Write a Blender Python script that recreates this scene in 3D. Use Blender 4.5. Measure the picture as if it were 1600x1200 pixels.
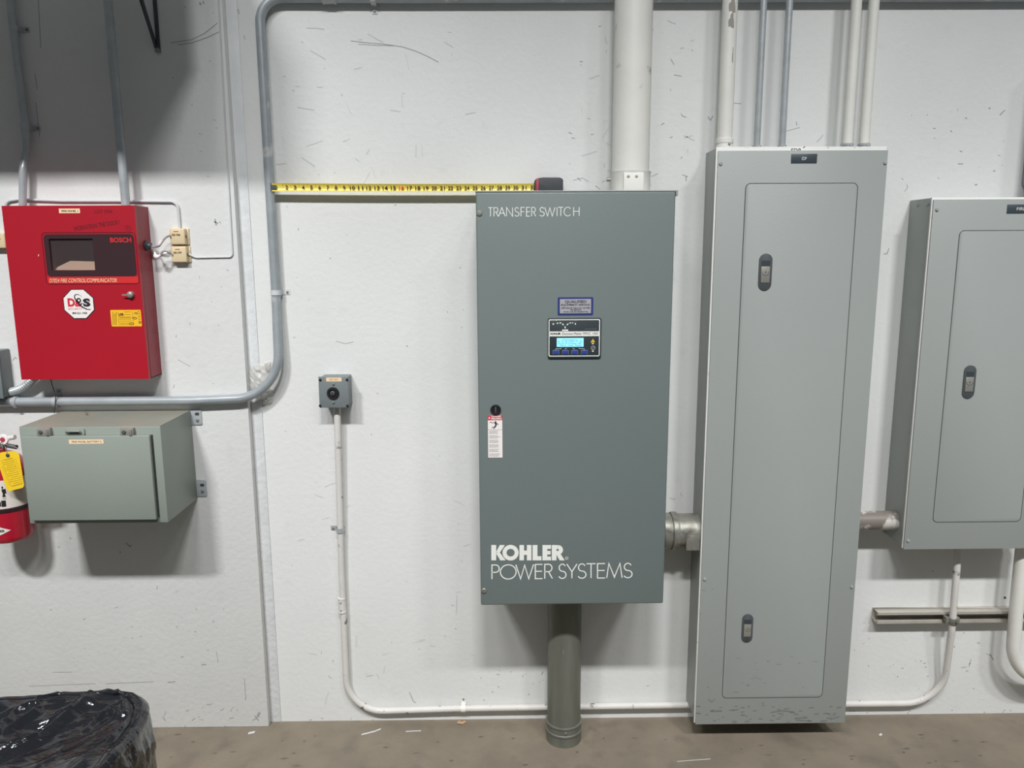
import bpy, bmesh, math, random
from mathutils import Vector, Matrix, noise

for o in list(bpy.data.objects):
    bpy.data.objects.remove(o)
SC = bpy.context.scene
COL = SC.collection
random.seed(7)

# ------------------------------------------------------------------ camera
FPX = 1200.0
DIST, EYE = 2.503, 1.649
RIGHT = Vector((0.99991964, -0.01174375, -0.00477537))
UP = Vector((0.00670913, 0.17058696, 0.98531978))
FWD = Vector((0.01075674, 0.98527264, -0.17065204))
CAMLOC = Vector((0, -DIST, EYE))
cam_d = bpy.data.cameras.new('camera')
cam = bpy.data.objects.new('camera', cam_d)
COL.objects.link(cam)
cam_d.sensor_width = 36.0
cam_d.lens = 36.0 * FPX / 1600.0
cam_d.clip_start = 0.05
m = Matrix((RIGHT, UP, -FWD)).transposed().to_4x4()
m.translation = CAMLOC
cam.matrix_world = m
SC.camera = cam

# ------------------------------------------------------------------ world, lamps, exposure
world = bpy.data.worlds.new('world')
SC.world = world
world.use_nodes = True
bgn = world.node_tree.nodes['Background']
bgn.inputs[0].default_value = (0.80, 0.92, 1.0, 1)
bgn.inputs[1].default_value = 0.15

def strip(name, x, y, z, power, lx=0.5, ly=0.16, tilt=39, spread=66, rot=0, color=(0.98, 0.99, 1.0)):
    d = bpy.data.lights.new(name, 'AREA')
    d.shape = 'RECTANGLE'
    d.size, d.size_y = lx, ly
    d.energy = power
    d.spread = math.radians(spread)
    d.color = color
    o = bpy.data.objects.new(name, d)
    COL.objects.link(o)
    o.location = (x, y, z)
    o.rotation_euler = (math.radians(tilt), 0, math.radians(rot))
    return o

strip('ceiling_lamp', -1.70, -3.0, 4.1, 22)
strip('ceiling_lamp', -0.85, -3.0, 4.1, 5)
strip('ceiling_lamp', 0.10, -3.0, 4.1, 13.5)
strip('ceiling_lamp', 0.95, -3.0, 4.1, 4)
strip('ceiling_lamp', 1.95, -3.0, 4.1, 14.5)
strip('ceiling_lamp', 3.3, -3.0, 4.1, 13)

SC.view_settings.view_transform = 'Standard'
SC.view_settings.look = 'None'
SC.view_settings.gamma = 1.0
SC.view_settings.use_curve_mapping = False
SC.view_settings.exposure = 0.0


def at(px, py, d):
    """world point seen at photo pixel (px,py) on the plane that stands d metres in front of the wall"""
    r = RIGHT * ((px - 800.0) / FPX) - UP * ((py - 600.0) / FPX) + FWD
    t = (DIST - d) / r.y
    return CAMLOC + r * t

def X(px, py, d): return at(px, py, d).x
def Z(px, py, d): return at(px, py, d).z

# ------------------------------------------------------------------ materials
def lin(c):
    def f(v):
        v /= 255.0
        return v / 12.92 if v <= 0.04045 else ((v + 0.055) / 1.055) ** 2.4
    return (f(c[0]), f(c[1]), f(c[2]), 1)

def mat(name, rgb, rough=0.5, bdist=0.004, metal=0.0, bump=0.0, bscale=200.0, var=0.0, vscale=6.0, coat=0.0, spec=0.5,
        emit=0.0, trans=0.0, alpha=1.0, dark=None, dscale=30.0, dlo=0.62, dhi=0.72, stretch=(1, 1, 1)):
    M = bpy.data.materials.new(name)
    M.use_nodes = True
    nt = M.node_tree
    b = nt.nodes['Principled BSDF']
    c = lin(rgb)
    b.inputs['Base Color'].default_value = c
    b.inputs['Roughness'].default_value = rough
    b.inputs['Metallic'].default_value = metal
    b.inputs['Specular IOR Level'].default_value = spec
    b.inputs['Coat Weight'].default_value = coat
    b.inputs['Transmission Weight'].default_value = trans
    b.inputs['Alpha'].default_value = alpha
    if emit:
        b.inputs['Emission Color'].default_value = c
        b.inputs['Emission Strength'].default_value = emit
    tc = nt.nodes.new('ShaderNodeTexCoord')
    mp = nt.nodes.new('ShaderNodeMapping')
    mp.inputs['Scale'].default_value = stretch
    nt.links.new(tc.outputs['Object'], mp.inputs[0])
    last = None
    if var:
        n = nt.nodes.new('ShaderNodeTexNoise')
        n.inputs['Scale'].default_value = vscale
        n.inputs['Detail'].default_value = 6
        n.inputs['Roughness'].default_value = 0.6
        nt.links.new(mp.outputs[0], n.inputs['Vector'])
        r = nt.nodes.new('ShaderNodeValToRGB')
        r.color_ramp.elements[0].position = 0.3
        r.color_ramp.elements[1].position = 0.7
        r.color_ramp.elements[0].color = tuple(v * (1 - var) for v in c[:3]) + (1,)
        r.color_ramp.elements[1].color = tuple(min(1, v * (1 + var)) for v in c[:3]) + (1,)
        nt.links.new(n.outputs['Fac'], r.inputs[0])
        nt.links.new(r.outputs[0], b.inputs['Base Color'])
        last = r.outputs[0]
    if dark:
        n = nt.nodes.new('ShaderNodeTexNoise')
        n.inputs['Scale'].default_value = dscale
        n.inputs['Detail'].default_value = 5
        nt.links.new(mp.outputs[0], n.inputs['Vector'])
        r = nt.nodes.new('ShaderNodeMapRange')
        r.inputs['From Min'].default_value = dlo
        r.inputs['From Max'].default_value = dhi
        nt.links.new(n.outputs['Fac'], r.inputs[0])
        mx = nt.nodes.new('ShaderNodeMix')
        mx.data_type = 'RGBA'
        nt.links.new(r.outputs[0], mx.inputs[0])
        if last is not None:
            nt.links.new(last, mx.inputs[6])
        else:
            mx.inputs[6].default_value = c
        mx.inputs[7].default_value = lin(dark)
        nt.links.new(mx.outputs[2], b.inputs['Base Color'])
    if bump:
        n = nt.nodes.new('ShaderNodeTexNoise')
        n.inputs['Scale'].default_value = bscale
        n.inputs['Detail'].default_value = 4
        nt.links.new(mp.outputs[0], n.inputs['Vector'])
        bp = nt.nodes.new('ShaderNodeBump')
        bp.inputs['Strength'].default_value = bump
        bp.inputs['Distance'].default_value = bdist
        nt.links.new(n.outputs['Fac'], bp.inputs['Height'])
        nt.links.new(bp.outputs[0], b.inputs['Normal'])
    return M

M_WALL = mat('painted_wall', (222, 222, 219), rough=0.55, bump=0.25, bscale=60, var=0.035, vscale=2.2,
             dark=(213, 212, 210), dscale=14, dlo=0.62, dhi=0.9)
M_WALLT = mat('painted_joint', (220, 221, 221), rough=0.5, bump=0.6, bscale=40, var=0.06, vscale=9)
M_FLOOR = mat('concrete_floor', (127, 117, 102), rough=0.75, bump=0.25, bscale=90, var=0.16, vscale=5,
              dark=(104, 96, 85), dscale=9, dlo=0.55, dhi=0.8)
M_PIPE = mat('white_painted_pipe', (228, 226, 218), rough=0.45, var=0.04, vscale=9, dark=(172, 166, 158), dscale=16, dlo=0.66, dhi=0.75, bump=0.12, bscale=60)
M_PIPEW = mat('worn_white_pipe', (214, 210, 204), rough=0.5, var=0.05, vscale=12, dark=(120, 114, 108), dscale=26, dlo=0.62, dhi=0.70, bump=0.12, bscale=60)
M_GALV = mat('galvanised_steel', (184, 188, 190), rough=0.30, metal=0.3, var=0.12, vscale=25, bump=0.06, bscale=80)
M_CONDUIT = mat('part_painted_conduit', (166, 172, 175), rough=0.36, metal=0.25, var=0.12, vscale=14, dark=(206, 206, 202), dscale=11, dlo=0.60, dhi=0.66)
M_DULL = mat('dull_zinc', (116, 117, 107), rough=0.5, metal=0.3, var=0.2, vscale=20, stretch=(1, 1, .15), dark=(160, 160, 152), dscale=70, dlo=0.70, dhi=0.76)
M_STEEL = mat('bright_steel', (150, 148, 138), rough=0.45, metal=0.45, var=0.22, vscale=22, bump=0.05, bscale=60, dark=(96, 94, 86), dscale=24, dlo=0.5, dhi=0.7)
M_STRUT = mat('strut_steel', (196, 190, 180), rough=0.35, metal=0.35, var=0.10, vscale=14)
M_DARKMET = mat('dark_steel', (74, 78, 84), rough=0.5, metal=0.4)
M_KOHLER = mat('slate_green_enamel', (110, 120, 118), rough=0.38, bump=0.10, bscale=350, var=0.012, vscale=3)
M_PANEL = mat('light_grey_enamel', (157, 161, 157), rough=0.42, bump=0.08, bscale=300, var=0.015, vscale=3)
M_PANELS = mat('light_grey_enamel_side', (157, 161, 157), rough=0.45, bump=0.1, bscale=200, var=0.04, vscale=8)
M_RIM = mat('white_edge', (232, 231, 225), rough=0.5, var=0.03, vscale=12, dark=(150, 145, 138), dscale=30, dlo=0.66, dhi=0.74)
M_BATT = mat('sage_grey_enamel', (139, 146, 137), rough=0.4, bump=0.08, bscale=260, var=0.02, vscale=5)
M_BATT_TOP = mat('dusty_enamel', (138, 138, 127), rough=0.6, var=0.06, vscale=10, dark=(150, 138, 122), dscale=9, dlo=0.45, dhi=0.75)
M_RED = mat('red_enamel', (168, 21, 38), rough=0.36, bump=0.05, bscale=260, var=0.02, vscale=4)
M_REDS = mat('red_enamel_side', (150, 44, 56), rough=0.45, bump=0.05, bscale=260, var=0.05, vscale=6)
M_RED2 = mat('bright_red_print', (205, 44, 46), rough=0.4)
M_REDTXT = mat('red_ink', (206, 40, 60), rough=0.45)
M_MAROON = mat('dark_maroon_line', (92, 16, 28), rough=0.4)
M_MARKER = mat('faded_marker', (104, 18, 30), rough=0.45)
M_BLACK = mat('black_plastic', (36, 34, 36), rough=0.35)
M_SMOKE = mat('dark_display', (58, 38, 42), rough=0.28)
M_INSIDE = mat('window_recess', (44, 22, 27), rough=0.6)
M_BEIGEIN = mat('beige_circuit_board', (176, 146, 126), rough=0.6)
M_GLASS = mat('clear_pane', (150, 130, 130), rough=0.08, alpha=0.09)
M_INK = mat('black_ink', (34, 34, 36), rough=0.5)
M_GREYINK = mat('grey_ink', (120, 120, 118), rough=0.5)
M_WHITE = mat('white_print', (232, 232, 224), rough=0.45)
M_STICK = mat('white_sticker', (236, 228, 224), rough=0.4)
M_YELLOW = mat('yellow_sticker', (240, 184, 40), rough=0.45)
M_YTAG = mat('yellow_card', (240, 200, 40), rough=0.55, var=0.03, vscale=20)
M_YTAPE = mat('yellow_blade', (238, 214, 90), rough=0.3)
M_CREAM = mat('cream_label', (240, 210, 170), rough=0.5)
M_BEIGE = mat('beige_plastic', (218, 198, 160), rough=0.42)
M_CASE = mat('dark_rubber', (58, 60, 64), rough=0.55)
M_CASERED = mat('red_rubber', (170, 60, 72), rough=0.5)
M_NAVY = mat('navy_print', (44, 54, 120), rough=0.4)
M_BLUE = mat('blue_button', (44, 66, 140), rough=0.35)
M_SILVER = mat('silver_plate', (186, 184, 190), rough=0.35, metal=0.3)
M_BEZEL = mat('charcoal_bezel', (46, 54, 58), rough=0.4)
M_LCD = mat('lit_lcd', (140, 214, 246), rough=0.3, emit=0.55)
M_LCDINK = mat('lcd_ink', (88, 160, 206), rough=0.4)
M_GLED = mat('green_led', (120, 235, 170), rough=0.3, emit=0.9)
M_DANGER = mat('danger_red', (206, 60, 76), rough=0.4)
M_LATCH = mat('latch_dark', (76, 80, 82), rough=0.45)
M_LATCHD = mat('latch_darker', (58, 64, 68), rough=0.45)
M_LATCHL = mat('latch_zinc', (160, 158, 148), rough=0.4, metal=0.4, var=0.06, vscale=60)
M_GAP = mat('dark_seam_grey', (62, 64, 62), rough=0.8)  # even dark grey for door seams, gasket and bracket slots
M_KEYBOX = mat('grey_cast_box', (118, 125, 126), rough=0.45, var=0.04, vscale=18, bump=0.1, bscale=120)
M_NAME = mat('engraved_nameplate', (62, 72, 78), rough=0.4)
M_SCUFF = mat('wall_scuff', (158, 158, 159), rough=0.7)
M_SCUFFB = mat('wall_scuff_light', (208, 208, 206), rough=0.7)
M_SCUFFP = mat('panel_scuff', (122, 121, 114), rough=0.7)
M_BAG = mat('black_plastic_bag', (30, 31, 35), rough=0.13, spec=0.55, bump=0.75, bscale=9, bdist=.016, stretch=(.55, 1.7, 1))
M_WRAP = mat('clear_plastic_wrap', (214, 211, 205), rough=0.22, alpha=0.55, spec=0.7)
M_LEAF = mat('dry_leaf', (190, 150, 112), rough=0.7, var=0.15, vscale=60)
M_CYL = mat('extinguisher_red', (176, 26, 48), rough=0.28, coat=0.3)
M_BAND = mat('extinguisher_label', (222, 214, 206), rough=0.45)
M_BRASS = mat('dull_aluminium', (170, 164, 160), rough=0.4, metal=0.6)
M_CORD = mat('grey_phone_cord', (146, 140, 138), rough=0.4)
M_FOIL = mat('white_tape', (240, 232, 232), rough=0.3)
M_CABLE = mat('painted_cable', (206, 207, 208), rough=0.5)
M_SOOT = mat('soot', (158, 152, 144), rough=.8)
M_SHADEBLOCK = mat('pale_bounce_block', (214, 216, 218), rough=0.6)  # pale so the added shade block bounces light back onto the wall
M_CAB = mat('violet_grey_enamel', (150, 150, 160), rough=0.45)

# ------------------------------------------------------------------ mesh builder
OFF = {}

class MB:
    def __init__(self):
        self.v, self.f = [], []

    def add(self, vs, fs):
        b = len(self.v)
        self.v += [Vector(p) for p in vs]
        self.f += [tuple(b + i for i in f) for f in fs]
        return self

    def box(self, x0, x1, d0, d1, z0, z1):
        """d0..d1: distance in front of the wall"""
        x0, x1 = min(x0, x1), max(x0, x1)
        z0, z1 = min(z0, z1), max(z0, z1)
        y0, y1 = -max(d0, d1), -min(d0, d1)
        vs = [(x0, y0, z0), (x1, y0, z0), (x1, y1, z0), (x0, y1, z0), (x0, y0, z1), (x1, y0, z1), (x1, y1, z1), (x0, y1, z1)]
        return self.add(vs, [(0, 3, 2, 1), (4, 5, 6, 7), (0, 1, 5, 4), (1, 2, 6, 5), (2, 3, 7, 6), (3, 0, 4, 7)])

    def prism(self, poly, d0, d1):
        """polygon in x,z extruded from distance d0 to d1 in front of the wall"""
        a = sum(poly[i][0] * poly[(i + 1) % len(poly)][1] - poly[(i + 1) % len(poly)][0] * poly[i][1] for i in range(len(poly)))
        if a < 0:
            poly = poly[::-1]
        n = len(poly)
        yf, yb = -max(d0, d1), -min(d0, d1)
        vs = [(x, yf, z) for x, z in poly] + [(x, yb, z) for x, z in poly]
        fs = [tuple(range(n)), tuple(reversed(range(n, 2 * n)))]
        fs += [(i, i + n, (i + 1) % n + n, (i + 1) % n) for i in range(n)]
        return self.add(vs, fs)

    def flat(self, poly, d):
        a = sum(poly[i][0] * poly[(i + 1) % len(poly)][1] - poly[(i + 1) % len(poly)][0] * poly[i][1] for i in range(len(poly)))
        if a < 0:
            poly = poly[::-1]
        return self.add([(x, -d, z) for x, z in poly], [tuple(range(len(poly)))])

    def ring(self, outer, inner, d0, d1):
        """frame between two polygons of equal point count"""
        n = len(outer)
        yf, yb = -max(d0, d1), -min(d0, d1)
        vs = [(x, yf, z) for x, z in outer] + [(x, yf, z) for x, z in inner] + [(x, yb, z) for x, z in outer] + [(x, yb, z) for x, z in inner]
        fs = []
        for i in range(n):
            j = (i + 1) % n
            fs += [(i, j, n + j, n + i), (i, 2 * n + i, 2 * n + j, j), (n + i, n + j, 3 * n + j, 3 * n + i)]
        return self.add(vs, fs)

    def ribbon(self, pts, w, d, closed=False):
        pts = [Vector((p[0], p[1])) for p in pts]
        n = len(pts)
        L, R_ = [], []
        for i, p in enumerate(pts):
            a = pts[i - 1] if (i > 0 or closed) else p
            b = pts[(i + 1) % n] if (i < n - 1 or closed) else p
            t1 = (p - a).normalized() if (p - a).length > 1e-9 else None
            t2 = (b - p).normalized() if (b - p).length > 1e-9 else None
            if t1 is None: t1 = t2
            if t2 is None: t2 = t1
            t = (t1 + t2)
            t = t.normalized() if t.length > 1e-6 else t1
            nn = Vector((-t.y, t.x))
            k = max(0.35, abs(nn.dot(Vector((-t1.y, t1.x)))))
            L.append(p + nn * w / 2 / k)
            R_.append(p - nn * w / 2 / k)
        vs = [(p.x, -d, p.y) for p in L] + [(p.x, -d, p.y) for p in R_]
        fs = [(n + i, n + (i + 1) % n, (i + 1) % n, i) for i in range(n if closed else n - 1)]
        return self.add(vs, fs)

    def tube(self, pts, r, n=16, fil=0.0, seg=8, caps=True):
        pts = [Vector(p) for p in pts]
        if fil:
            q = [pts[0]]
            for i in range(1, len(pts) - 1):
                p = pts[i]
                a, b = (pts[i - 1] - p), (pts[i + 1] - p)
                la, lb = a.length, b.length
                a.normalize(); b.normalize()
                ang = a.angle(b)
                if ang > math.radians(177):
                    q.append(p); continue
                t = min(fil / math.tan(ang / 2), la * .5, lb * .5)
                rad = t * math.tan(ang / 2)
                c = p + (a + b).normalized() * (rad / math.sin(ang / 2))
                s, e = p + a * t - c, p + b * t - c
                tot = s.angle(e)
                for k in range(seg + 1):
                    u = k / seg
                    q.append(c + (s * math.sin((1 - u) * tot) + e * math.sin(u * tot)) / math.sin(tot))
            q.append(pts[-1])
            pts = q
        rad = list(r) if isinstance(r, (list, tuple)) else [r] * len(pts)
        if len(rad) != len(pts):
            src = rad
            rad = []
            for i in range(len(pts)):
                u = i / (len(pts) - 1) * (len(src) - 1)
                j = min(int(u), len(src) - 2)
                rad.append(src[j] + (src[j + 1] - src[j]) * (u - j))
        t = (pts[1] - pts[0]).normalized()
        up = Vector((0, -1, 0)) if abs(t.y) < 0.9 else Vector((1, 0, 0))
        nrm = (up - t * up.dot(t)).normalized()
        vs, fs = [], []
        for i, p in enumerate(pts):
            if i == 0: t = (pts[1] - pts[0]).normalized()
            elif i == len(pts) - 1: t = (pts[-1] - pts[-2]).normalized()
            else: t = ((pts[i + 1] - p).normalized() + (p - pts[i - 1]).normalized()).normalized()
            nrm = (nrm - t * nrm.dot(t)).normalized()
            bn = t.cross(nrm)
            for k in range(n):
                a = 2 * math.pi * k / n
                vs.append(p + (nrm * math.cos(a) + bn * math.sin(a)) * rad[i])
        m_ = len(pts)
        for i in range(m_ - 1):
            for k in range(n):
                k2 = (k + 1) % n
                fs.append((i * n + k, i * n + k2, (i + 1) * n + k2, (i + 1) * n + k))
        if caps:
            fs.append(tuple(reversed(range(n))))
            fs.append(tuple((m_ - 1) * n + k for k in range(n)))
        return self.add(vs, fs)

    def lathe(self, prof, c, axis='z', n=32):
        """prof: (radius, offset along axis from c); axis z, x or -y (towards the viewer)"""
        c = Vector(c)
        A = {'z': Vector((0, 0, 1)), 'x': Vector((1, 0, 0)), 'y': Vector((0, -1, 0))}[axis]
        U = {'z': Vector((1, 0, 0)), 'x': Vector((0, 1, 0)), 'y': Vector((1, 0, 0))}[axis]
        V = A.cross(U)
        vs, fs = [], []
        for r, h in prof:
            for k in range(n):
                a = 2 * math.pi * k / n
                vs.append(c + A * h + (U * math.cos(a) + V * math.sin(a)) * max(r, 1e-5))
        for i in range(len(prof) - 1):
            for k in range(n):
                k2 = (k + 1) % n
                fs.append((i * n + k, i * n + k2, (i + 1) * n + k2, (i + 1) * n + k))
        fs.append(tuple(reversed(range(n))))
        fs.append(tuple((len(prof) - 1) * n + k for k in range(n)))
        return self.add(vs, fs)

    def text(self, s, x0, x1, z0, z1, d, bold=0.0, slant=0.0, rise=0.0, rot90=False):
        """built-in lettering fitted in the box x0..x1, z0..z1 at distance d from the wall"""
        cu = bpy.data.curves.new('t', 'FONT')
        cu.body = s
        cu.resolution_u = 3
        cu.offset = bold
        o = bpy.data.objects.new('t', cu)
        COL.objects.link(o)
        dg = bpy.context.evaluated_depsgraph_get()
        me = bpy.data.meshes.new_from_object(o.evaluated_get(dg))
        bpy.data.objects.remove(o)
        bpy.data.curves.remove(cu)
        P = [(v.co.x, v.co.y) for v in me.vertices]
        F = [tuple(p.vertices) for p in me.polygons]
        bpy.data.meshes.remove(me)
        if not P:
            return self
        if rot90:
            P = [(-y, x) for x, y in P]
        ax, bx = min(p[0] for p in P), max(p[0] for p in P)
        az, bz = min(p[1] for p in P), max(p[1] for p in P)
        vs = []
        for x, y in P:
            u, w = (x - ax) / (bx - ax), (y - az) / max(bz - az, 1e-6)
            vs.append((x0 + (x1 - x0) * u + slant * w * (z1 - z0), -d, z0 + (z1 - z0) * w + rise * u))
        return self.add(vs, F)

    def textp(self, s, a, b, d, **k):
        """lettering with its top left at photo point a and its bottom right at photo point b"""
        p, q = at(a[0], a[1], d), at(b[0], b[1], d)
        return self.text(s, p.x, q.x, q.z, p.z, d, **k)

    def lines(self, x0, x1, z0, z1, rows, d, w=0.0009, fill=0.9):
        """small print, too fine to read"""
        for r in range(rows):
            z = z1 - (z1 - z0) * (r + .5) / rows
            x, e = x0, x0 + (x1 - x0) * random.uniform(fill - .25, fill)
            while x < e:
                l = random.uniform(.06, .2) * (x1 - x0)
                self.ribbon([(x, z), (min(x + l, e), z)], w, d)
                x += l + .02 * (x1 - x0)
        return self

    def build(self, name, material, parent=None, bevel=0.0, seg=2, sharp=35):
        me = bpy.data.meshes.new(name)
        off = OFF.get(parent.name_full, Vector()) if parent else Vector()
        me.from_pydata([v - off for v in self.v], [], self.f)
        bm = bmesh.new()
        bm.from_mesh(me)
        if bevel:
            bmesh.ops.remove_doubles(bm, verts=bm.verts, dist=1e-6)
            es = [e for e in bm.edges if len(e.link_faces) == 2 and e.calc_face_angle(0) > math.radians(40)]
            bmesh.ops.bevel(bm, geom=es, offset=bevel, segments=seg, profile=0.5, affect='EDGES', clamp_overlap=True)
        bm.to_mesh(me)
        bm.free()
        me.polygons.foreach_set('use_smooth', [True] * len(me.polygons))
        me.set_sharp_from_angle(angle=math.radians(sharp))
        me.materials.append(material)
        o = bpy.data.objects.new(name, me)
        COL.objects.link(o)
        if parent:
            o.parent = parent
            OFF[o.name_full] = off
        return o


def tag(o, label, cat, group=None):
    o['label'] = label
    o['category'] = cat
    if group: o['group'] = group
    return o

def thing(name, label, cat, loc, group=None):
    o = bpy.data.objects.new(name, None)
    o.empty_display_size = 0.05
    COL.objects.link(o)
    o.location = loc
    OFF[o.name_full] = Vector(loc)
    return tag(o, label, cat, group)

def structure(o):
    o['kind'] = 'structure'
    return o

def rrect(x0, x1, z0, z1, r, n=5):
    x0, x1 = min(x0, x1), max(x0, x1); z0, z1 = min(z0, z1), max(z0, z1)
    r = min(r, (x1 - x0) / 2 - 1e-6, (z1 - z0) / 2 - 1e-6)
    P = []
    for cx, cz, a0 in ((x1 - r, z1 - r, 0), (x0 + r, z1 - r, 90), (x0 + r, z0 + r, 180), (x1 - r, z0 + r, 270)):
        for k in range(n + 1):
            a = math.radians(a0 + 90 * k / n)
            P.append((cx + r * math.cos(a), cz + r * math.sin(a)))
    return P

def circ(cx, cz, rx, rz=None, n=24, a0=0, a1=360):
    rz = rz or rx
    full = abs(a1 - a0) >= 360
    return [(cx + rx * math.cos(math.radians(a0 + (a1 - a0) * k / n)), cz + rz * math.sin(math.radians(a0 + (a1 - a0) * k / n))) for k in range(n if full else n + 1)]

def prect(a, b, d):
    p, q = at(a[0], a[1], d), at(b[0], b[1], d)
    return p.x, q.x, q.z, p.z

def screw(parent, x, z, d, r=0.006, name='screw', m=None):
    b = MB().lathe([(r, 0), (r, 0.002), (r * .8, 0.0035), (r * .3, 0.004)], (x, -d, z), 'y', 14)
    return b.build(name, m or M_STEEL, parent)

def strap(parent, p, r, side, vertical=True, name='strap', m=None, w=0.016, wall=0.0):
    """one-hole strap around a conduit at p with its ear screwed to the wall"""
    b = MB()
    d = -p.y
    n = 12
    R1 = r + 0.002
    prof = []
    for k in range(n + 1):
        a = math.pi * k / n
        prof.append((R1 * math.cos(a), d + R1 * math.sin(a)))
    prof = [(R1, wall + .001)] + prof + [(-R1, wall + .001)]
    prof = [(q[0] * (side if True else 1), q[1]) for q in prof]
    prof = prof[::-1]
    ear = [(R1 * side, wall + .002), ((R1 + .022) * side, wall + .002)]
    for path in (prof, ear):
        vs, fs = [], []
        for (u, dd) in path:
            for s in (-w / 2, w / 2):
                if vertical: vs.append((p.x + u, -dd, p.z + s))
                else: vs.append((p.x + s, -dd, p.z + u))
        for i in range(len(path) - 1):
            fs.append((2 * i, 2 * i + 1, 2 * i + 3, 2 * i + 2))
        b.add(vs, fs)
    o = b.build(name, m or M_CABLE, parent)
    sx = (R1 + .014) * side
    screw(o, p.x + (sx if vertical else 0), p.z + (0 if vertical else sx), wall + .002, 0.004)
    return o

# ================================================================== THE SETTING
WL = 0.030                                   # the left wall panel stands proud by this much
XJ = at(366, 300, WL).x                      # its right edge
structure(MB().box(XJ - .02, 4.2, -0.2, 0, 0, 4.4).build('wall_back', M_WALL))
structure(MB().box(-4.2, XJ, -0.2, WL, 0, 4.4).build('wall_left', M_WALL, bevel=0.003))
structure(MB().box(-4.2, 4.2, 6.5, -0.2, -0.15, 0).build('floor', M_FLOOR))
b = MB()
b.box(XJ + .001, XJ + .036, 0, .0035, 0, 4.3)
structure(b.build('trim_1', M_WALLT, bevel=.003))
WALL = bpy.data.objects['wall_back']
WALLL = bpy.data.objects['wall_left']

def scuffs(parent, d, items, m, name='scuff_mark'):
    b = MB()
    for pts, w in items:
        b.ribbon([(at(px, py, d).x, at(px, py, d).z) for px, py in pts], w * 0.00205, d + .0007)
    return b.build(name, m, parent)

def specks(region, count, d, size=(0.6, 1.8), ln=(1, 6)):
    out = []
    for _ in range(count):
        x, y = random.uniform(region[0], region[2]), random.uniform(region[1], region[3])
        a = random.uniform(-.6, .6) + (math.pi / 2 if random.random() < .3 else 0)
        l = random.uniform(*ln)
        out.append(([(x, y), (x + l * .5 * math.cos(a), y + l * .5 * math.sin(a) + random.uniform(-.6, .6)), (x + l * math.cos(a), y + l * math.sin(a))], random.uniform(*size)))
    return out

dk = [([(548, 64), (575, 67), (600, 69), (628, 73), (650, 80), (668, 88), (685, 97)], .9), ([(560, 69), (590, 71), (615, 71.5)], .6),
      ([(1048, 92), (1053, 101)], .8), ([(1053, 117), (1065, 119)], .8), ([(1064, 177), (1066, 181), (1072, 183)], .9),
      ([(1033, 195), (1038, 192)], 1.2), ([(1072, 275), (1072, 283)], 1.3), ([(1066, 273), (1075, 276)], .8), ([(1018, 276), (1028, 271)], .8),
      ([(1106, 182), (1110, 188), (1114, 181)], 1.1), ([(1146, 161), (1158, 162)], .8), ([(1276, 222), (1283, 215), (1286, 210)], .8),
      ([(1244, 190), (1245, 196)], 1), ([(1228, 205), (1250, 199)], .6), ([(1562, 180), (1570, 172)], 1.6), ([(1545, 168), (1547, 170)], 1.5),
      ([(1497, 256), (1505, 256)], 1), ([(1523, 288.5), (1527, 288.5)], 1.6), ([(1508, 184), (1511, 185)], 1.4), ([(1417, 288), (1418, 294), (1413, 299)], .7),
      ([(1389, 388), (1386, 396), (1381, 397)], 1.2), ([(902, 277), (908, 283)], .8), ([(930, 290), (938, 296)], .9), ([(945, 255), (944, 262)], .7),
      ([(895, 282), (910, 278), (920, 284)], .6), ([(525, 533), (540, 537), (552, 534)], .6), ([(466, 356), (466.5, 360)], 1), ([(635, 540), (637, 541)], 1.5),
      ([(640, 1082), (646, 1096), (650, 1098)], 1.2), ([(572, 1057), (583, 1055)], .8), ([(520, 1031), (521, 1034)], 1), ([(711, 982), (713, 983)], 1.4),
      ([(714, 930), (713, 960)], .5), ([(513, 1056), (518, 1060)], .8), ([(1514, 1042), (1517, 1030)], .9), ([(1502, 1043), (1510, 1042)], .9),
      ([(1547, 1022), (1552, 1031)], 1.5), ([(1540, 1021), (1548, 1024)], .7), ([(1403, 1056), (1402, 1058)], 1.5), ([(1408, 1044), (1412, 1044)], 1),
      ([(1527, 1004), (1531, 1005)], 1.3), ([(1490, 1010), (1492, 1011)], 1.8), ([(1045, 778), (1055, 780)], .7), ([(1063, 770), (1066, 776)], .8),
      ([(1456, 892), (1459, 892.5)], 1.2), ([(1010, 1072), (1014, 1071)], 1), ([(849, 1049), (846, 1054)], 1.5), ([(372, 14), (374, 22)], 1.2), ([(381, 55), (383, 62)], .8)]
dk += specks((880, 40, 1090, 290), 18, 0, (.5, 1.1), (1, 7))
dk += specks((740, 1040, 850, 1098), 16, 0, (.6, 1.4), (1, 3))
dk += specks((1330, 980, 1580, 1085), 22, 0, (.5, 1.2), (1, 4))
dk += specks((1400, 170, 1590, 300), 14, 0, (.5, 1.1), (1, 5))
dk += specks((440, 320, 740, 1090), 26, 0, (.4, 1.0), (1, 4))
dk += specks((440, 50, 720, 280), 10, 0, (.4, .9), (1, 4))
dk += specks((1320, 1108, 1590, 1114), 10, 0, (.8, 1.6), (1, 4)) + specks((470, 1122, 850, 1127), 10, 0, (.8, 1.6), (1, 5))
scuffs(WALL, 0, dk, M_SCUFF)
lt = specks((430, 40, 730, 280), 25, 0, (.8, 2), (6, 30)) + specks((900, 30, 1100, 290), 18, 0, (.8, 2.2), (5, 25)) + specks((460, 760, 740, 1090), 20, 0, (.8, 2), (4, 20))
scuffs(WALL, 0, lt, M_SCUFFB)
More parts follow.
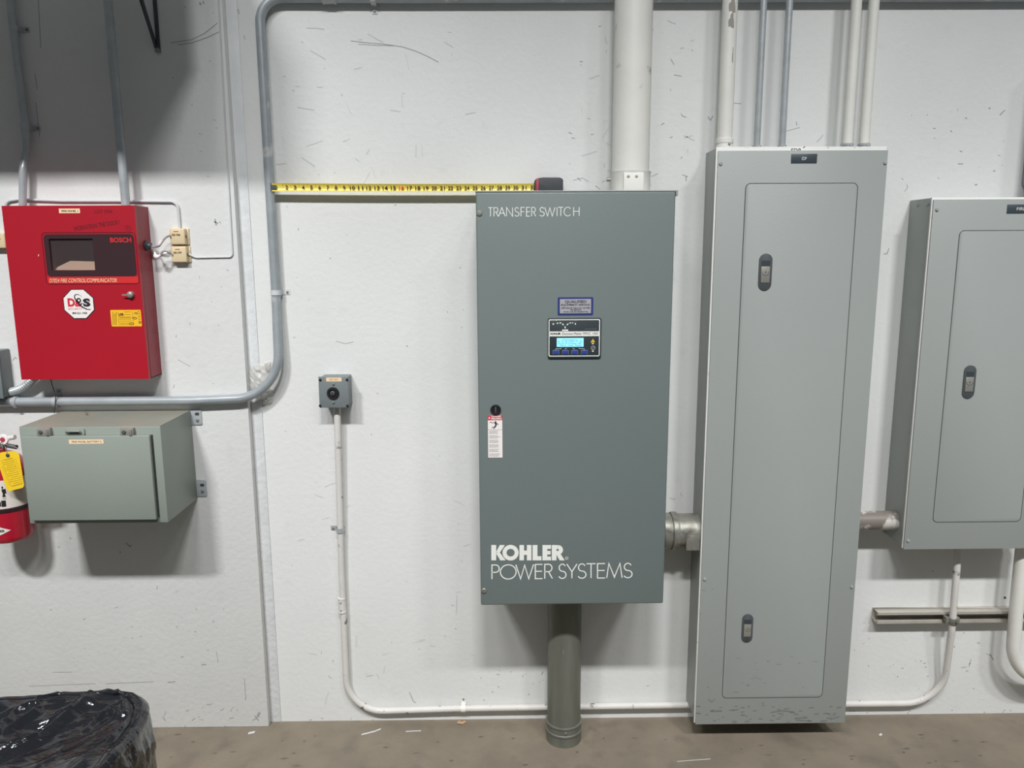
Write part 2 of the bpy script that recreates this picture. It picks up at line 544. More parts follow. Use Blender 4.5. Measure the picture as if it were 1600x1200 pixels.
dl = [([(267, 67), (300, 62), (320, 52), (340, 36)], .9), ([(278, 70), (300, 67), (325, 58), (342, 50)], .9), ([(60, 0), (64, 75)], .8), ([(55, 115), (58, 140)], .8),
      ([(56, 160), (62, 214)], .9), ([(336, 342), (338, 352)], 2.0), ([(334, 346), (341, 349)], 1.6), ([(343, 346), (345, 349)], 1.2), ([(197, 848), (203, 854), (206, 852)], 1.6), ([(187, 862), (189, 863)], 2),
      ([(109, 840), (111, 842)], 1.8), ([(91, 854), (93, 856)], 1.6), ([(275, 527), (275.5, 523)], .8), ([(278, 562), (297, 572)], .7), ([(20, 563), (24, 558), (27, 561)], 1),
      ([(315, 1038.5), (322, 1038)], 1.8), ([(262, 1066), (274, 1065)], 1.4), ([(165, 1068), (240, 1065)], .8), ([(82, 1050), (112, 1050)], .6), ([(45, 1072), (150, 1068)], .7),
      ([(402, 1120), (406, 1113)], 4), ([(398, 1118), (404, 1126)], 2), ([(382, 1060), (384, 1094)], 1.0), ([(300, 1126), (305, 1122)], 1.2), ([(338, 1017), (341, 1035)], .7), ([(245, 915), (246, 921)], 1),
      ([(312, 4), (314, 8)], 2.2), ([(317, 2), (319, 6)], 1.6), ([(270, 121), (271, 122)], 2)]
dl += specks((60, 910, 400, 1060), 18, WL, (.5, 1.3), (1, 5)) + specks((255, 420, 370, 620), 8, WL, (.5, 1), (1, 6)) + specks((265, 10, 340, 300), 10, WL, (.5, 1), (1, 4)) + specks((245, 1100, 420, 1135), 14, WL, (.6, 1.4), (2, 9))
scuffs(WALLL, WL, dl, M_SCUFF)

# floor marks
FL = bpy.data.objects['floor']
b = MB()
def fl(px, py):
    r = RIGHT * ((px - 800.0) / FPX) - UP * ((py - 600.0) / FPX) + FWD
    return CAMLOC + r * (-EYE / r.z)
for pts, w in (([(565, 1148), (585, 1143), (595, 1139)], .008), ([(634, 1143), (658, 1142)], .005), ([(1058, 1190), (1110, 1186)], .003), ([(1374, 1149), (1378, 1147)], .01), ([(388, 1146), (398, 1144)], .012)):
    q = [fl(*p) for p in pts]
    n = len(q)
    b.add([(v.x, v.y - w / 2, .0006) for v in q] + [(v.x, v.y + w / 2, .0006) for v in q], [(i, i + 1, n + i + 1, n + i) for i in range(n - 1)])
b.build('scuff_mark', M_SCUFFB, FL)
b = MB()
for k in range(40):
    c = fl(random.uniform(250, 1590), random.uniform(1146, 1198))
    l, w = random.uniform(.004, .016), random.uniform(.002, .006)
    b.add([(c.x - l, c.y, .0005), (c.x, c.y - w, .0005), (c.x + l, c.y + w * .4, .0005), (c.x, c.y + w, .0005)], [(0, 1, 2, 3)])
b.build('stain', mat('floor_stain', (104, 94, 82), rough=.8), FL)

# ================================================================== stroke lettering (thin geometric capitals)
def arc(cx, cy, rx, ry, a0, a1, n=14):
    return [(cx + rx * math.cos(math.radians(a0 + (a1 - a0) * k / n)), cy + ry * math.sin(math.radians(a0 + (a1 - a0) * k / n))) for k in range(n + 1)]
GL = {
    'T': [[(0, 1), (1, 1)], [(.5, 1), (.5, 0)]],
    'R': [[(0, 0), (0, 1), (.5, 1)] + arc(.5, .74, .45, .26, 90, -90) + [(0, .48)], [(.5, .48), (1, 0)]],
    'P': [[(0, 0), (0, 1), (.5, 1)] + arc(.5, .74, .5, .26, 90, -90) + [(0, .48)]],
    'A': [[(0, 0), (.5, 1), (1, 0)], [(.2, .36), (.8, .36)]],
    'N': [[(0, 0), (0, 1), (1, 0), (1, 1)]],
    'S': [arc(.5, .75, .42, .25, 25, 270) + arc(.5, .25, .5, .25, 90, -155)],
    'F': [[(1, 1), (0, 1), (0, 0)], [(0, .52), (.9, .52)]],
    'E': [[(1, 1), (0, 1), (0, 0), (1, 0)], [(0, .52), (.95, .52)]],
    'W': [[(0, 1), (.27, 0), (.5, .95), (.73, 0), (1, 1)]],
    'I': [[(.5, 0), (.5, 1)]],
    'C': [arc(.5, .5, .5, .5, 40, 320, 24)],
    'H': [[(0, 0), (0, 1)], [(1, 0), (1, 1)], [(0, .52), (1, .52)]],
    'O': [arc(.5, .5, .5, .5, 0, 360, 32)],
    'Y': [[(0, 1), (.5, .46), (1, 1)], [(.5, .46), (.5, 0)]],
    'M': [[(0, 0), (.14, 1), (.5, .05), (.86, 1), (1, 0)]],
}
def stroke_word(b, cells, py0a, py1a, py0b, py1b, d, w):
    """cells: (letter, px left, px right); baseline and cap line run from a (first letter) to b (last letter)"""
    xa, xb = cells[0][1], cells[-1][2]
    kk = 0
    for ch, l, r in cells:
        for poly in GL[ch]:
            kk = (kk + 1) % 3
            pts = []
            for u, v in poly:
                px = l + (r - l) * u
                k = (px - xa) / (xb - xa)
                top, bot = py0a + (py0b - py0a) * k, py1a + (py1b - py1a) * k
                q = at(px, bot + (top - bot) * v, d)
                pts.append((q.x, q.z))
            b.ribbon(pts, w, d + .00008 * kk)

# ================================================================== TRANSFER SWITCH
DK = 0.300
kx0, kx1 = at(743.5, 302, DK).x, at(1057, 298, DK).x
kx0 = (kx0 + at(751, 945, DK).x) / 2; kx1 = (kx1 + at(1035.6, 943, DK).x) / 2
kz1 = (at(743.5, 301, DK).z + at(1057, 297.5, DK).z) / 2
kz0 = (at(752, 946, DK).z + at(1035.6, 943, DK).z) / 2
ks = thing('transfer_switch', 'tall slate green transfer switch cabinet lettered in white with a small lit display', 'electrical cabinet', ((kx0 + kx1) / 2, 0, kz0))
MB().box(kx0 + .004, kx1 - .004, 0, DK - .024, kz0 + .003, kz1 - .002).build('cabinet_body', M_KOHLER, ks, bevel=.004)
kd = MB().box(kx0, kx1, DK - .024, DK, kz0, kz1).build('door', M_KOHLER, ks, bevel=.005, seg=3)
MB().box(kx0 - .002, kx1 + .006, 0.02, DK + .0005, kz1, kz1 + .003).box(kx1 + .0005, kx1 + .006, DK - .03, DK + .0005, kz1 - .013, kz1).build('drip_edge', M_PANEL, ks, bevel=.001)
DF = DK + .0006
for px, py in ((749, 333), (756, 923)):
    q = at(px, py, DK)
    screw(ks, q.x, q.z, DK, .0085)
for px in (772, 1012):
    q = at(px, 945, DK)
    MB().box(q.x - .006, q.x + .006, DK - .035, DK - .015, kz0 - .006, kz0 + .002).build('hinge', M_KOHLER, ks, bevel=.001)
q = at(774.5, 640, DK)
lk = MB().lathe([(.0155, 0), (.0155, .004), (.013, .007), (.011, .007), (.010, .004)], (q.x, -DK, q.z), 'y', 24).build('lock', M_BLACK, ks)
MB().box(q.x - .002, q.x + .002, DK + .003, DK + .0085, q.z - .009, q.z + .009).build('keyhole', M_LATCH, lk, bevel=.0005)
b = MB()
s = lambda x: 640 + x / 5.3333
stroke_word(b, [(c, s(l), s(r)) for c, l, r in (('T', 656, 692), ('R', 703, 738), ('A', 741, 797), ('N', 808, 858), ('S', 876, 912), ('F', 928, 958), ('E', 974, 1004), ('R', 1017, 1050),
     ('S', 1084, 1122), ('W', 1126, 1212), ('I', 1222, 1236), ('T', 1240, 1280), ('C', 1287, 1348), ('H', 1367, 1413))], 324.5, 338.2, 323.8, 337.5, DF, .0021)
b.build('title_lettering', M_WHITE, kd)
b = MB()
s = lambda x: 740 + x / 5.0
stroke_word(b, [(c, s(l), s(r)) for c, l, r in (('P', 143, 200), ('O', 209, 332), ('W', 330, 468), ('E', 482, 538), ('R', 556, 615), ('S', 664, 722), ('Y', 728, 808), ('S', 814, 878), ('T', 882, 953), ('E', 968, 1027), ('M', 1040, 1160), ('S', 1172, 1238))],
            882.8, 905, 880, 902.6, DF, .0034)
b.build('subtitle_lettering', M_WHITE, kd)
b = MB()
# heavy lettering
def cellpts(l, r, pts, top, bot):
    out = []
    for u, v in pts:
        q = at(l + (r - l) * u, bot + (top - bot) * v, DF)
        out.append((q.x, q.z))
    return out
T_, B_ = 851.6, 875.6
def bar(l, r, u0, u1, v0, v1): b.flat(cellpts(l, r, [(u0, v0), (u1, v0), (u1, v1), (u0, v1)], T_, B_), DF)
l, r = s(138), s(245)
bar(l, r, 0, .36, 0, 1)
b.flat(cellpts(l, r, [(.34, .52), (.62, 1), (1.0, 1), (.62, .50)], T_, B_), DF + .0001)
b.flat(cellpts(l, r, [(.34, .48), (.62, .52), (1.05, 0), (.66, 0)], T_, B_), DF + .0002)
o_out = cellpts(s(226), s(352), arc(.5, .5, .5, .51, 0, 360, 32)[:-1], T_, B_)
o_in = cellpts(s(226), s(352), arc(.5, .5, .25, .25, 0, 360, 32)[:-1], T_, B_)
b.ring(o_out, o_in, DF, DF - .0001)
l, r = s(358), s(452)
bar(l, r, 0, .38, 0, 1); bar(l, r, .62, 1, 0, 1); bar(l, r, .38, .62, .36, .64)
l, r = s(461), s(530)
bar(l, r, 0, .55, 0, 1); bar(l, r, .55, 1, 0, .27)
l, r = s(538), s(605)
bar(l, r, 0, .56, 0, 1); bar(l, r, .56, 1, 0, .25); bar(l, r, .56, 1, .75, 1); bar(l, r, .56, .95, .38, .62)
l, r = s(611), s(710)
bar(l, r, 0, .37, 0, 1)
b.ribbon(cellpts(l, r, [(.3, .87), (.48, .87)] + arc(.48, .68, .24, .19, 90, -90) + [(.3, .49)], T_, B_), .0125, DF + .0001)
b.flat(cellpts(l, r, [(.34, .42), (.66, .46), (1.02, 0), (.62, 0)], T_, B_), DF + .0002)
b.build('maker_lettering', M_WHITE, kd)
b = MB()
q = at(s(728), 872.2, DF)
b.ribbon(circ(q.x, q.z, .0042, n=16), .0012, DF, closed=True)
b.text('R', q.x - .0015, q.x + .0015, q.z - .002, q.z + .002, DF)
b.build('registered_mark', M_WHITE, kd)

# plaque
x0, x1, z0, z1 = prect((871.5, 464.5), (926.5, 492), DK)
pl = MB().prism(rrect(x0, x1, z0, z1, .003), DK, DK + .0015).build('maker_plaque', M_NAVY, ks)
MB().box(x0 + .006, x1 - .006, DK + .0013, DK + .002, z0 + .005, z1 - .005).build('plate_face', M_SILVER, pl)
b = MB()
dd = DK + .0024
b.textp('QUALIFIED', (882.8, 469.3), (916.2, 474.2), dd, bold=.02)
b.textp('EQUIPMENT SERVICE', (876.8, 475), (921.4, 478), dd, bold=.02)
b.textp('2600 State St. Pole Lorin, CA 9250', (877, 480), (922, 482.6), dd, bold=.02)
b.textp('909 388-8625', (891, 483.2), (908, 485.2), dd, bold=.02)
b.textp('WE SELL SERVICE GENERATORS', (880, 486.4), (919, 488), dd, bold=.02)
b.build('plaque_lettering', M_INK, pl)

# controller
x0, x1, z0, z1 = prect((856, 496.5), (938.5, 559), DK)
cp = MB().prism(rrect(x0, x1, z0, z1, .006), DK, DK + .006).build('controller', M_BEZEL, ks, bevel=.001)
CD = DK + .0066
xa, xb, za, zb = prect((857.3, 499.2), (936.8, 556.6), CD)
b = MB().ring(rrect(xa, xb, za, zb, .004), rrect(xa + .0023, xb - .0023, za + .0023, zb - .0023, .003), CD, CD - .0005)
x_, y_, z_, w_ = prect((858, 518), (936, 525.2), CD)
b.box(x_, y_, CD - .0004, CD, z_, w_)
for px, py, w, h in ((871, 505, 2.2, 1.8), (875.5, 504.6, 3, 1.4), (891.2, 504.6, 2.6, 1.4), (894.8, 504.6, 1.6, 1.6), (883, 511.4, 1.6, 3), (883, 516, 9.5, 2), (864.5, 506.2, 2.4, 2), (899, 506, 1.6, 2.6)):
    q = at(px, py, CD)
    b.box(q.x - w * .00093, q.x + w * .00093, CD - .0004, CD, q.z - h * .00093, q.z + h * .00093)
for a, c in (((878.6, 505.8), (881, 508)), ((888, 505.8), (885.6, 508))):
    p, q = at(a[0], a[1], CD), at(c[0], c[1], CD)
    b.ribbon([(p.x, p.z), (q.x, q.z)], .0024, CD)
for xs in (((868.5, 546.6), (868.5, 545), (876.5, 545), (876.5, 543.4)), ((883, 546), (883.4, 544.6), (886, 544)), ((898, 545.6), (895.4, 544.4), (895, 543.4)), ((913, 546.4), (913, 545), (905, 544.6), (904.6, 543.4))):
    b.ribbon([(at(px, py, CD).x, at(px, py, CD).z) for px, py in xs], .0009, CD)
for py in (537, 548.8):
    q = at(926.3, py, CD)
    b.box(q.x - .0028, q.x + .0028, CD - .0004, CD, q.z - .0014, q.z + .0014)
q = at(926.7, 543.6, CD)
b.ribbon(circ(q.x, q.z, .0056, n=20), .0008, CD, closed=True)
b.ribbon([(q.x - .003, q.z - .003), (q.x + .003, q.z + .003)], .0007, CD)
b.build('controller_print', M_WHITE, cp)
b = MB()
b.textp('KOHLER', (860.2, 519.8), (876.2, 523), CD + .0004, bold=.05)
b.textp('Decision-Maker MPAC 1500', (878.2, 519.2), (934.4, 523), CD + .0004)
b.build('brand_strip_lettering', M_INK, cp)
b = MB()
for w_s, pa_, pb_ in (('NORMAL', (860.5, 501.9), (867.5, 502.9)), ('SOURCE', (895.5, 501.4), (902.5, 502.4)), ('KOHLER POWER', (914, 513.5), (932, 515))):
    MB().textp(w_s, pa_, pb_, CD).build('fine_print', M_GREYINK, cp)
x_, y_, z_, w_ = prect((870, 528.2), (911.8, 541.8), CD)
sc = MB().box(x_, y_, CD - .001, CD + .0004, z_, w_).build('screen', M_LCD, cp)
b = MB()
b.textp('Normal Source', (879, 529.6), (902, 531.8), CD + .0008)
b.textp('A  0v  B  277V  C  0v', (872, 532.4), (910, 534.8), CD + .0008)
b.textp('Auto 0:15 Emer  60', (872, 535.6), (908, 537.8), CD + .0008)
b.textp('Menu  View  Reset', (875, 538.6), (909, 540.8), CD + .0008)
b.build('screen_text', M_LCDINK, sc)
for px in (868.8, 883.5, 898, 913):
    q = at(px, 550.3, CD)
    bt = MB().prism(rrect(q.x - .0088, q.x + .0088, q.z - .0056, q.z + .0056, .002), CD - .001, CD + .0016).build('button', M_BLUE, cp, bevel=.0004)
    MB().ring(rrect(q.x - .0093, q.x + .0093, q.z - .0061, q.z + .0061, .002), rrect(q.x - .0083, q.x + .0083, q.z - .0051, q.z + .0051, .002), CD, CD + .001).build('button_rim', M_CAB, bt)
q = at(926.3, 532.5, CD)
tri = MB().flat([(q.x - .0062, q.z - .0045), (q.x + .0062, q.z - .0045), (q.x, q.z + .0062)], CD + .0003).build('warning_triangle', M_YTAG, cp)
MB().ribbon([(q.x, q.z + .003), (q.x, q.z - .002)], .0009, CD + .0006).build('warning_mark', M_INK, tri)
q = at(887.5, 505, CD)
b = MB()
for px, py in ((869.2, 500.6), (886.8, 507.2), (879.4, 507.2)):
    q = at(px, py, CD)
    MB().box(q.x - .0008, q.x + .0008, CD - .0003, CD + .0003, q.z - .0008, q.z + .0008).build('indicator_light', M_GLED, cp)

# danger label
x0, x1, z0, z1 = prect((762.2, 648.5), (785.2, 714.8), DK)
dl_ = MB().box(x0, x1, DK, DK + .0006, z0, z1).build('danger_label', M_STICK, ks)
dd = DK + .0009
zh = at(770, 656.6, dd).z
MB().flat([(x0, zh), (x1, zh), (x1, z1), (x0, z1)], dd).build('danger_header', M_DANGER, dl_)
b = MB()
b.textp('DANGER', (767.8, 649.6), (783, 652), dd + .0003, bold=.03)
b.textp('PELIGRO', (767.8, 652.9), (784, 655.4), dd + .0003, bold=.03)
q = at(764.6, 652.8, dd)
b.flat([(q.x - .003, q.z - .0025), (q.x + .003, q.z - .0025), (q.x, q.z + .0035)], dd + .0003)
b.build('danger_lettering', M_WHITE, dl_)
b = MB()
P = lambda *pp: [(at(u, v, dd).x, at(u, v, dd).z) for u, v in pp]
b.ribbon(P((765.2, 659.2), (769, 660.8), (773.4, 660.2)), .0016, dd)
b.ribbon(P((773.5, 660), (775, 663.5), (774.5, 666)), .0042, dd)
b.ribbon(P((774.5, 660), (778.6, 663.6)), .0022, dd)
b.ribbon(P((774.6, 665.2), (771, 667.6), (768.2, 668.4)), .002, dd)
b.ribbon(P((774.8, 665.2), (773.2, 668), (771, 670)), .0024, dd)
q = at(774.4, 658.9, dd)
b.flat(circ(q.x, q.z, .002, n=12), dd)
b.ribbon(P((762.4, 671.4), (785, 671.4)), .0005, dd)
b.build('shock_pictogram', M_INK, dl_)
b = MB()
for k in range(6):
    za_, zb_ = at(770, 672.6 + 7.1 * k, dd).z, at(770, 678.2 + 7.1 * k, dd).z
    b.lines(x0 + .003, x1 - .003, zb_, za_, 3, dd, .0012, .92)
b.build('small_print', M_GREYINK, dl_)

# ================================================================== load centre style panels
def panelboard(name, label, fx0, fx1, fz0, fz1, dep, door, latches, plate, txt, screws, rimt, riml, base_z):
    t = thing(name, label, 'electrical panel', ((fx0 + fx1) / 2, 0, base_z))
    MB().box(fx0 + .002, fx1 - .006, .0006, dep - .012, fz0 + .006, fz1 + rimt).build('box', M_PANELS, t, bevel=.002)
    o = MB().box(fx0 - riml, fx1 - .003, dep - .012, dep - .005, fz0 + .003, fz1 + rimt).build('flange', M_RIM, t, bevel=.001)
    o['label'] = 'white painted edge'
    MB().box(fx0, fx1, dep - .005, dep, fz0, fz1).build('trim_plate', M_PANEL, t, bevel=.0012)
    dx0, dx1, dz0, dz1 = door
    MB().prism(rrect(dx0 - .0022, dx1 + .0022, dz0 - .0022, dz1 + .0022, .016), dep - .001, dep + .0003).build('door_gap', M_GAP, t)
    dr = MB().prism(rrect(dx0, dx1, dz0, dz1, .014), dep - .001, dep + .0008).build('door', M_PANEL, t, bevel=.0004)
    for (lx, lz, lh) in latches:
        w = lh * .36
        lo = MB().prism(rrect(lx - w / 2, lx + w / 2, lz - lh / 2, lz + lh / 2, w / 2, 8), dep, dep + .004).build('latch', M_LATCH, dr, bevel=.0008)
        # sub-part limit: the zinc slide is merged as its own mesh below the door's latch level
        LATCH_JOBS.append((t, lx, lz, lh, w, dep))
    for job in LATCH_JOBS:
        t_, lx, lz, lh, w, dep_ = job
        MB().box(lx - w * .33, lx + w * .33, dep_ + .0035, dep_ + .0045, lz + lh * .15, lz + lh * .31).build('finger_slot', M_LATCHD, dr)
        MB().box(lx - w * .33, lx + w * .33, dep_ + .0035, dep_ + .0056, lz - lh * .29, lz + lh * .15).build('latch_slide', M_LATCHL, dr, bevel=.0004)
        bb = MB().ribbon(circ(lx, lz - .0005, w * .26, n=20, a0=170, a1=370), .0012, dep_ + .0059)
        bb.ribbon([(lx, lz + .003), (lx, lz - .004)], .0022, dep_ + .0059)
        bb.build('keyhole', M_LATCHD, dr)
    LATCH_JOBS.clear()
    px0, px1, pz0, pz1 = plate
    np_ = MB().box(px0, px1, dep, dep + .0016, pz0, pz1).build('nameplate', M_NAME, t, bevel=.0003)
    cx, cz, hw, hh = (px0 + px1) / 2, (pz0 + pz1) / 2, (px1 - px0) * txt[1], (pz1 - pz0) * .17
    MB().text(txt[0], cx - hw, cx + hw, cz - hh, cz + hh, dep + .002).build('nameplate_lettering', M_WHITE, np_)
    for sx, sz in screws:
        screw(t, sx, sz, dep, .0055, m=M_PANEL)
    return t, dr
LATCH_JOBS = []

DM = 0.147
mx0 = (at(1122, 236, DM).x + at(1087, 1131, DM).x) / 2
mx1 = (at(1388, 236, DM).x + at(1320, 1129, DM).x) / 2
mz1 = (at(1122, 236, DM).z + at(1388, 234, DM).z) / 2
mz0 = (at(1087, 1132, DM).z + at(1320, 1129.5, DM).z) / 2
dtl, dtr, dbl, dbr = at(1165, 288, DM), at(1339, 286, DM), at(1129.5, 1091, DM), at(1285, 1088, DM)
door = ((dtl.x + dbl.x) / 2, (dtr.x + dbr.x) / 2, (dbl.z + dbr.z) / 2, (dtl.z + dtr.z) / 2)
l1, l2 = at(1195.3, 425, DM), at(1167.3, 981, DM)
x0, x1, z0, z1 = prect((1236.5, 240.5), (1276, 255), DM)
sc_ = [(at(px, py, DM).x, at(px, py, DM).z) for px, py in ((1126, 256), (1383, 254.5), (1331, 917), (1101, 905))]
mdp, mdoor = panelboard('panelboard', 'floor-length light grey panelboard with two latches and a scuffed lower edge', mx0, mx1, mz0, mz1, DM, door,
                        [(l1.x, l1.z, .111), (l2.x, l2.z, .099)], (x0, x1, z0, z1), ('EDP', .09), sc_, .0115, .0045, mz0)
# scratches on the lower front, marker writing on the white edge
b = MB()
it = [([(1110, 1111), (1128, 1110.5)], 2), ([(1088, 1103), (1094, 1103.5)], 1.6), ([(1088, 1114), (1095, 1114.5)], 1.8), ([(1157, 1117), (1164, 1117)], 1.6), ([(1107, 1092), (1112, 1097), (1117, 1092)], .8),
      ([(1144, 1110), (1154, 1108)], 1), ([(1204, 1113), (1222, 1110), (1240, 1112)], 1.2), ([(1241, 1122), (1262, 1121)], 1), ([(1243, 1125), (1266, 1126)], 1), ([(1282, 1126.5), (1292, 1126)], 1.4), ([(1145, 1129), (1151, 1129)], 1.2),
      ([(1297, 1124), (1312, 1119)], .9), ([(1166, 1071), (1171, 1070)], 1.4), ([(1199.5, 1032), (1200, 1034)], 1.6)]
def hspecks(reg, n, sz, ln):
    out = []
    for _ in range(n):
        x, y, l = random.uniform(reg[0], reg[2]), random.uniform(reg[1], reg[3]), random.uniform(*ln)
        out.append(([(x, y), (x + l * .5, y + random.uniform(-.5, .3)), (x + l, y + random.uniform(-1, .6))], random.uniform(*sz)))
    return out
it += hspecks((1095, 1096, 1310, 1128), 45, (.5, 1.1), (2, 9)) + hspecks((1140, 1020, 1275, 1086), 14, (.4, .8), (2, 9)) + hspecks((1092, 900, 1122, 1090), 8, (.4, .8), (1, 4))
for pts, w in it:
    b.ribbon([(at(px, py, DM).x, at(px, py, DM).z) for px, py in pts], w * .0019, DM + .0012)
b.build('scratch', M_SCUFFP, mdp)['kind'] = 'stuff'
b = MB()
dd = DM - .004
b.textp('EDP', (1236.5, 232), (1251, 238), dd)
p, q = at(1255, 231, dd), at(1258, 228.6, dd)
b.ribbon([(p.x, p.z), (q.x, q.z)], .0018, dd)
b.build('marker_writing', M_INK, mdp)

DR = 0.143
rx0 = (at(1462.5, 310.5, DR).x + at(1409, 858, DR).x) / 2
rx1 = rx0 + .46
rz1, rz0 = at(1500, 311.5, DR).z, at(1480, 858, DR).z
dtl, dbl = at(1502, 361, DR), at(1456, 815.5, DR)
l1 = at(1513.6, 596.5, DR)
rdx0 = (dtl.x + dbl.x) / 2
x0, x1, z0, z1 = prect((1574, 319.5), (1616, 333.3), DR)
sc_ = [(rx0 + .012, rz1 - .03), (rx0 + .012, rz0 + .03)]
rp, rdoor = panelboard('panelboard', 'shorter light grey panelboard cut off by the right edge, with one latch', rx0, rx1, rz0, rz1, DR, (rdx0, rx1 - (rdx0 - rx0), dbl.z, dtl.z),
                       [(l1.x, l1.z, .105)], (x0, x1, z0, z1), ('FIRE', .16), sc_, .006, .003, rz0)
for px, py in ((1434, 319), (1454, 318)):
    q = at(px, py, .1)
    MB().lathe([(.004, 0), (.003, .004)], (rx0 - .001, -(.05 if px < 1440 else .11), rz1 - .012), 'x', 10).build('rivet', M_PANELS, rp)

# ================================================================== conduits
def conduit(name, label, cat, pts, r, m, fil=0.0, n=16, group=None, seg=10):
    t = thing(name, label, cat, pts[-1] if pts[-1].z < pts[0].z else pts[0], group)
    MB().tube(pts, r, n, fil, seg).build('tube', m, t)
    return t

# big grey loop
lo = 0.051
pts = [at(-60, 628.5, lo), at(300, 625.8, lo), at(436.2, 619, .040), at(431.5, 466, .024), at(408.7, 75, .024), at(404.3, -3, .024), at(700, -2.5, .024), at(1750, -5, .024)]
R_C = 0.0146
t = thing('conduit', 'grey metal conduit bending round the tape measure from red panel up along the wall top', 'conduit', pts[2])
tb = MB().tube(pts[:3] + pts[3:4], R_C, 16, .14, 12)
# one smooth run: both bends filleted
MB().tube([pts[0], pts[1], at(437.5, 620, .050), at(431.5, 466, .024), at(408.7, 75, .024), at(404.5, -4, .024), at(640, -3.2, .024), at(1750, -6, .024)], R_C, 20, .165, 14).build('tube', M_CONDUIT, t)
strap(t, at(431, 457, .024), R_C, 1)
strap(t, at(583, -3, .024), R_C, -1, vertical=False)
q0, q1 = at(503, -3.4, .024), at(526, -3.4, .024)
MB().lathe([(R_C + .001, 0), (R_C + .004, .002), (R_C + .004, .008), (R_C + .0025, .009), (R_C + .0025, .035), (R_C + .004, .036), (R_C + .004, .043), (R_C + .001, .045)], (q0.x, q0.y, q0.z), 'x', 20).build('coupling', M_GALV, t)
q0 = at(90, 627.6, lo)
strap(t, at(88, 627.6, lo), R_C, 1, vertical=False, m=M_GALV, wall=WL)
MB().lathe([(R_C + .001, 0), (R_C + .004, .001), (R_C + .004, .012), (R_C + .001, .013)], at(22, 628.2, lo), 'x', 18).build('coupling', M_GALV, t)

# left pair above the red panel
dl1 = .050
t = thing('conduit', 'thin grey conduit with two straps entering the top left of the red panel', 'conduit', at(35, 318, dl1))
MB().tube([at(11, -45, dl1), at(27.5, 100, dl1), at(40.2, 196, dl1), at(42, 232, dl1), at(36, 266, dl1 + .02), at(35.5, 332, dl1 + .02)], .0112, 16, .07, 8).build('tube', M_GALV, t)
strap(t, at(22, 44, dl1), .0112, 1, m=M_GALV, wall=WL)
strap(t, at(39.8, 199, dl1), .0112, 1, m=M_GALV, wall=WL)
t = thing('conduit', 'straight grey conduit rising from the top right of the red panel', 'conduit', at(196.5, 318, .09))
MB().tube([at(164, -50, .09), at(197.6, 330, .09)], .0128, 18).build('tube', M_GALV, t)

# flexible conduit
pts = [at(62, 584, .06), at(52, 592, .06), at(38, 605, .055), at(22, 611.5, .05), at(8, 613, .05), at(5, 613, .05)]
t = thing('flexible_conduit', 'ribbed metal flexible conduit curving out below the red panel', 'conduit', pts[-1])
b = MB()
sm = []
for i in range(len(pts) - 1):
    for k in range(10):
        sm.append(pts[i].lerp(pts[i + 1], k / 10))
sm2 = [sum((sm[max(0, min(len(sm) - 1, i + j))] for j in range(-4, 5)), Vector()) / 9 for i in range(len(sm))]
b.tube(sm2, [.0115 + .0022 * (1 if i % 2 else 0) for i in range(len(sm2))], 14)
b.build('tube', M_GALV, t)
MB().tube([at(13, 613, .05), at(3.4, 613, .05)], .0165, 14).build('connector', M_GALV, t)

# grey box at the far left edge
q0, q1 = at(-60, 530, .09), at(3.0, 612, .09)
t = thing('junction_box', 'dark grey box just entering the photo at the left edge below the red panel', 'junction box', (q0.x, -WL, q1.z))
MB().box(at(-60, 600, .09).x, at(2.5, 600, .09).x, WL, .085, at(0, 622, .09).z, at(0, 548, .09).z).build('body', M_KEYBOX, t, bevel=.004)
MB().box(at(-60, 600, .09).x - .004, at(3, 600, .09).x, .085, .091, at(0, 623, .09).z, at(0, 547, .09).z).build('cover', M_KEYBOX, t, bevel=.002)

# key station box and its run
DB = 0.072
x0, x1, z0, z1 = prect((497, 588.7), (545.8, 637), DB)
t = thing('key_switch_box', 'small square grey key switch box with a round lock, on white conduit', 'switch box', ((x0 + x1) / 2, 0, z0))
MB().box(x0 + .003, x1 - .003, 0, DB - .006, z0 + .003, z1 - .003).build('body', M_KEYBOX, t, bevel=.004)
cv = MB().box(x0, x1, DB - .006, DB, z0, z1).build('cover', M_KEYBOX, t, bevel=.002)
cx, cz = at(520.5, 614, DB).x, at(520.5, 614, DB).z
lk = MB().lathe([(.0195, 0), (.0195, .005), (.017, .008), (.012, .008), (.0105, .005)], (cx, -DB, cz), 'y', 28).build('lock', M_BLACK, t)
MB().lathe([(.0075, 0), (.0075, .010), (.006, .011)], (cx, -DB, cz), 'y', 20).build('key_cylinder', M_LATCH, lk)
MB().box(cx - .0012, cx + .0012, DB + .010, DB + .0116, cz - .005, cz + .005).build('keyhole', M_BLACK, lk)
for px, py in ((500.5, 593.5), (542.4, 593.2), (500.3, 634), (543, 634)):
    q = at(px, py, DB); screw(t, q.x, q.z, DB, .0042, m=M_BLACK)
for py in (600, 628.8):
    q = at(521, py, DB); screw(t, q.x, q.z, DB, .0042)
a0, a1, c0, c1 = prect((509.5, 590), (533.8, 596), DB)
lb = MB().box(a0, a1, DB, DB + .0006, c0, c1).build('label_tape', M_CREAM, t)
MB().textp('KEY SW', (515, 591.6), (528, 594.6), DB + .0009).build('label_lettering', M_GREYINK, lb)

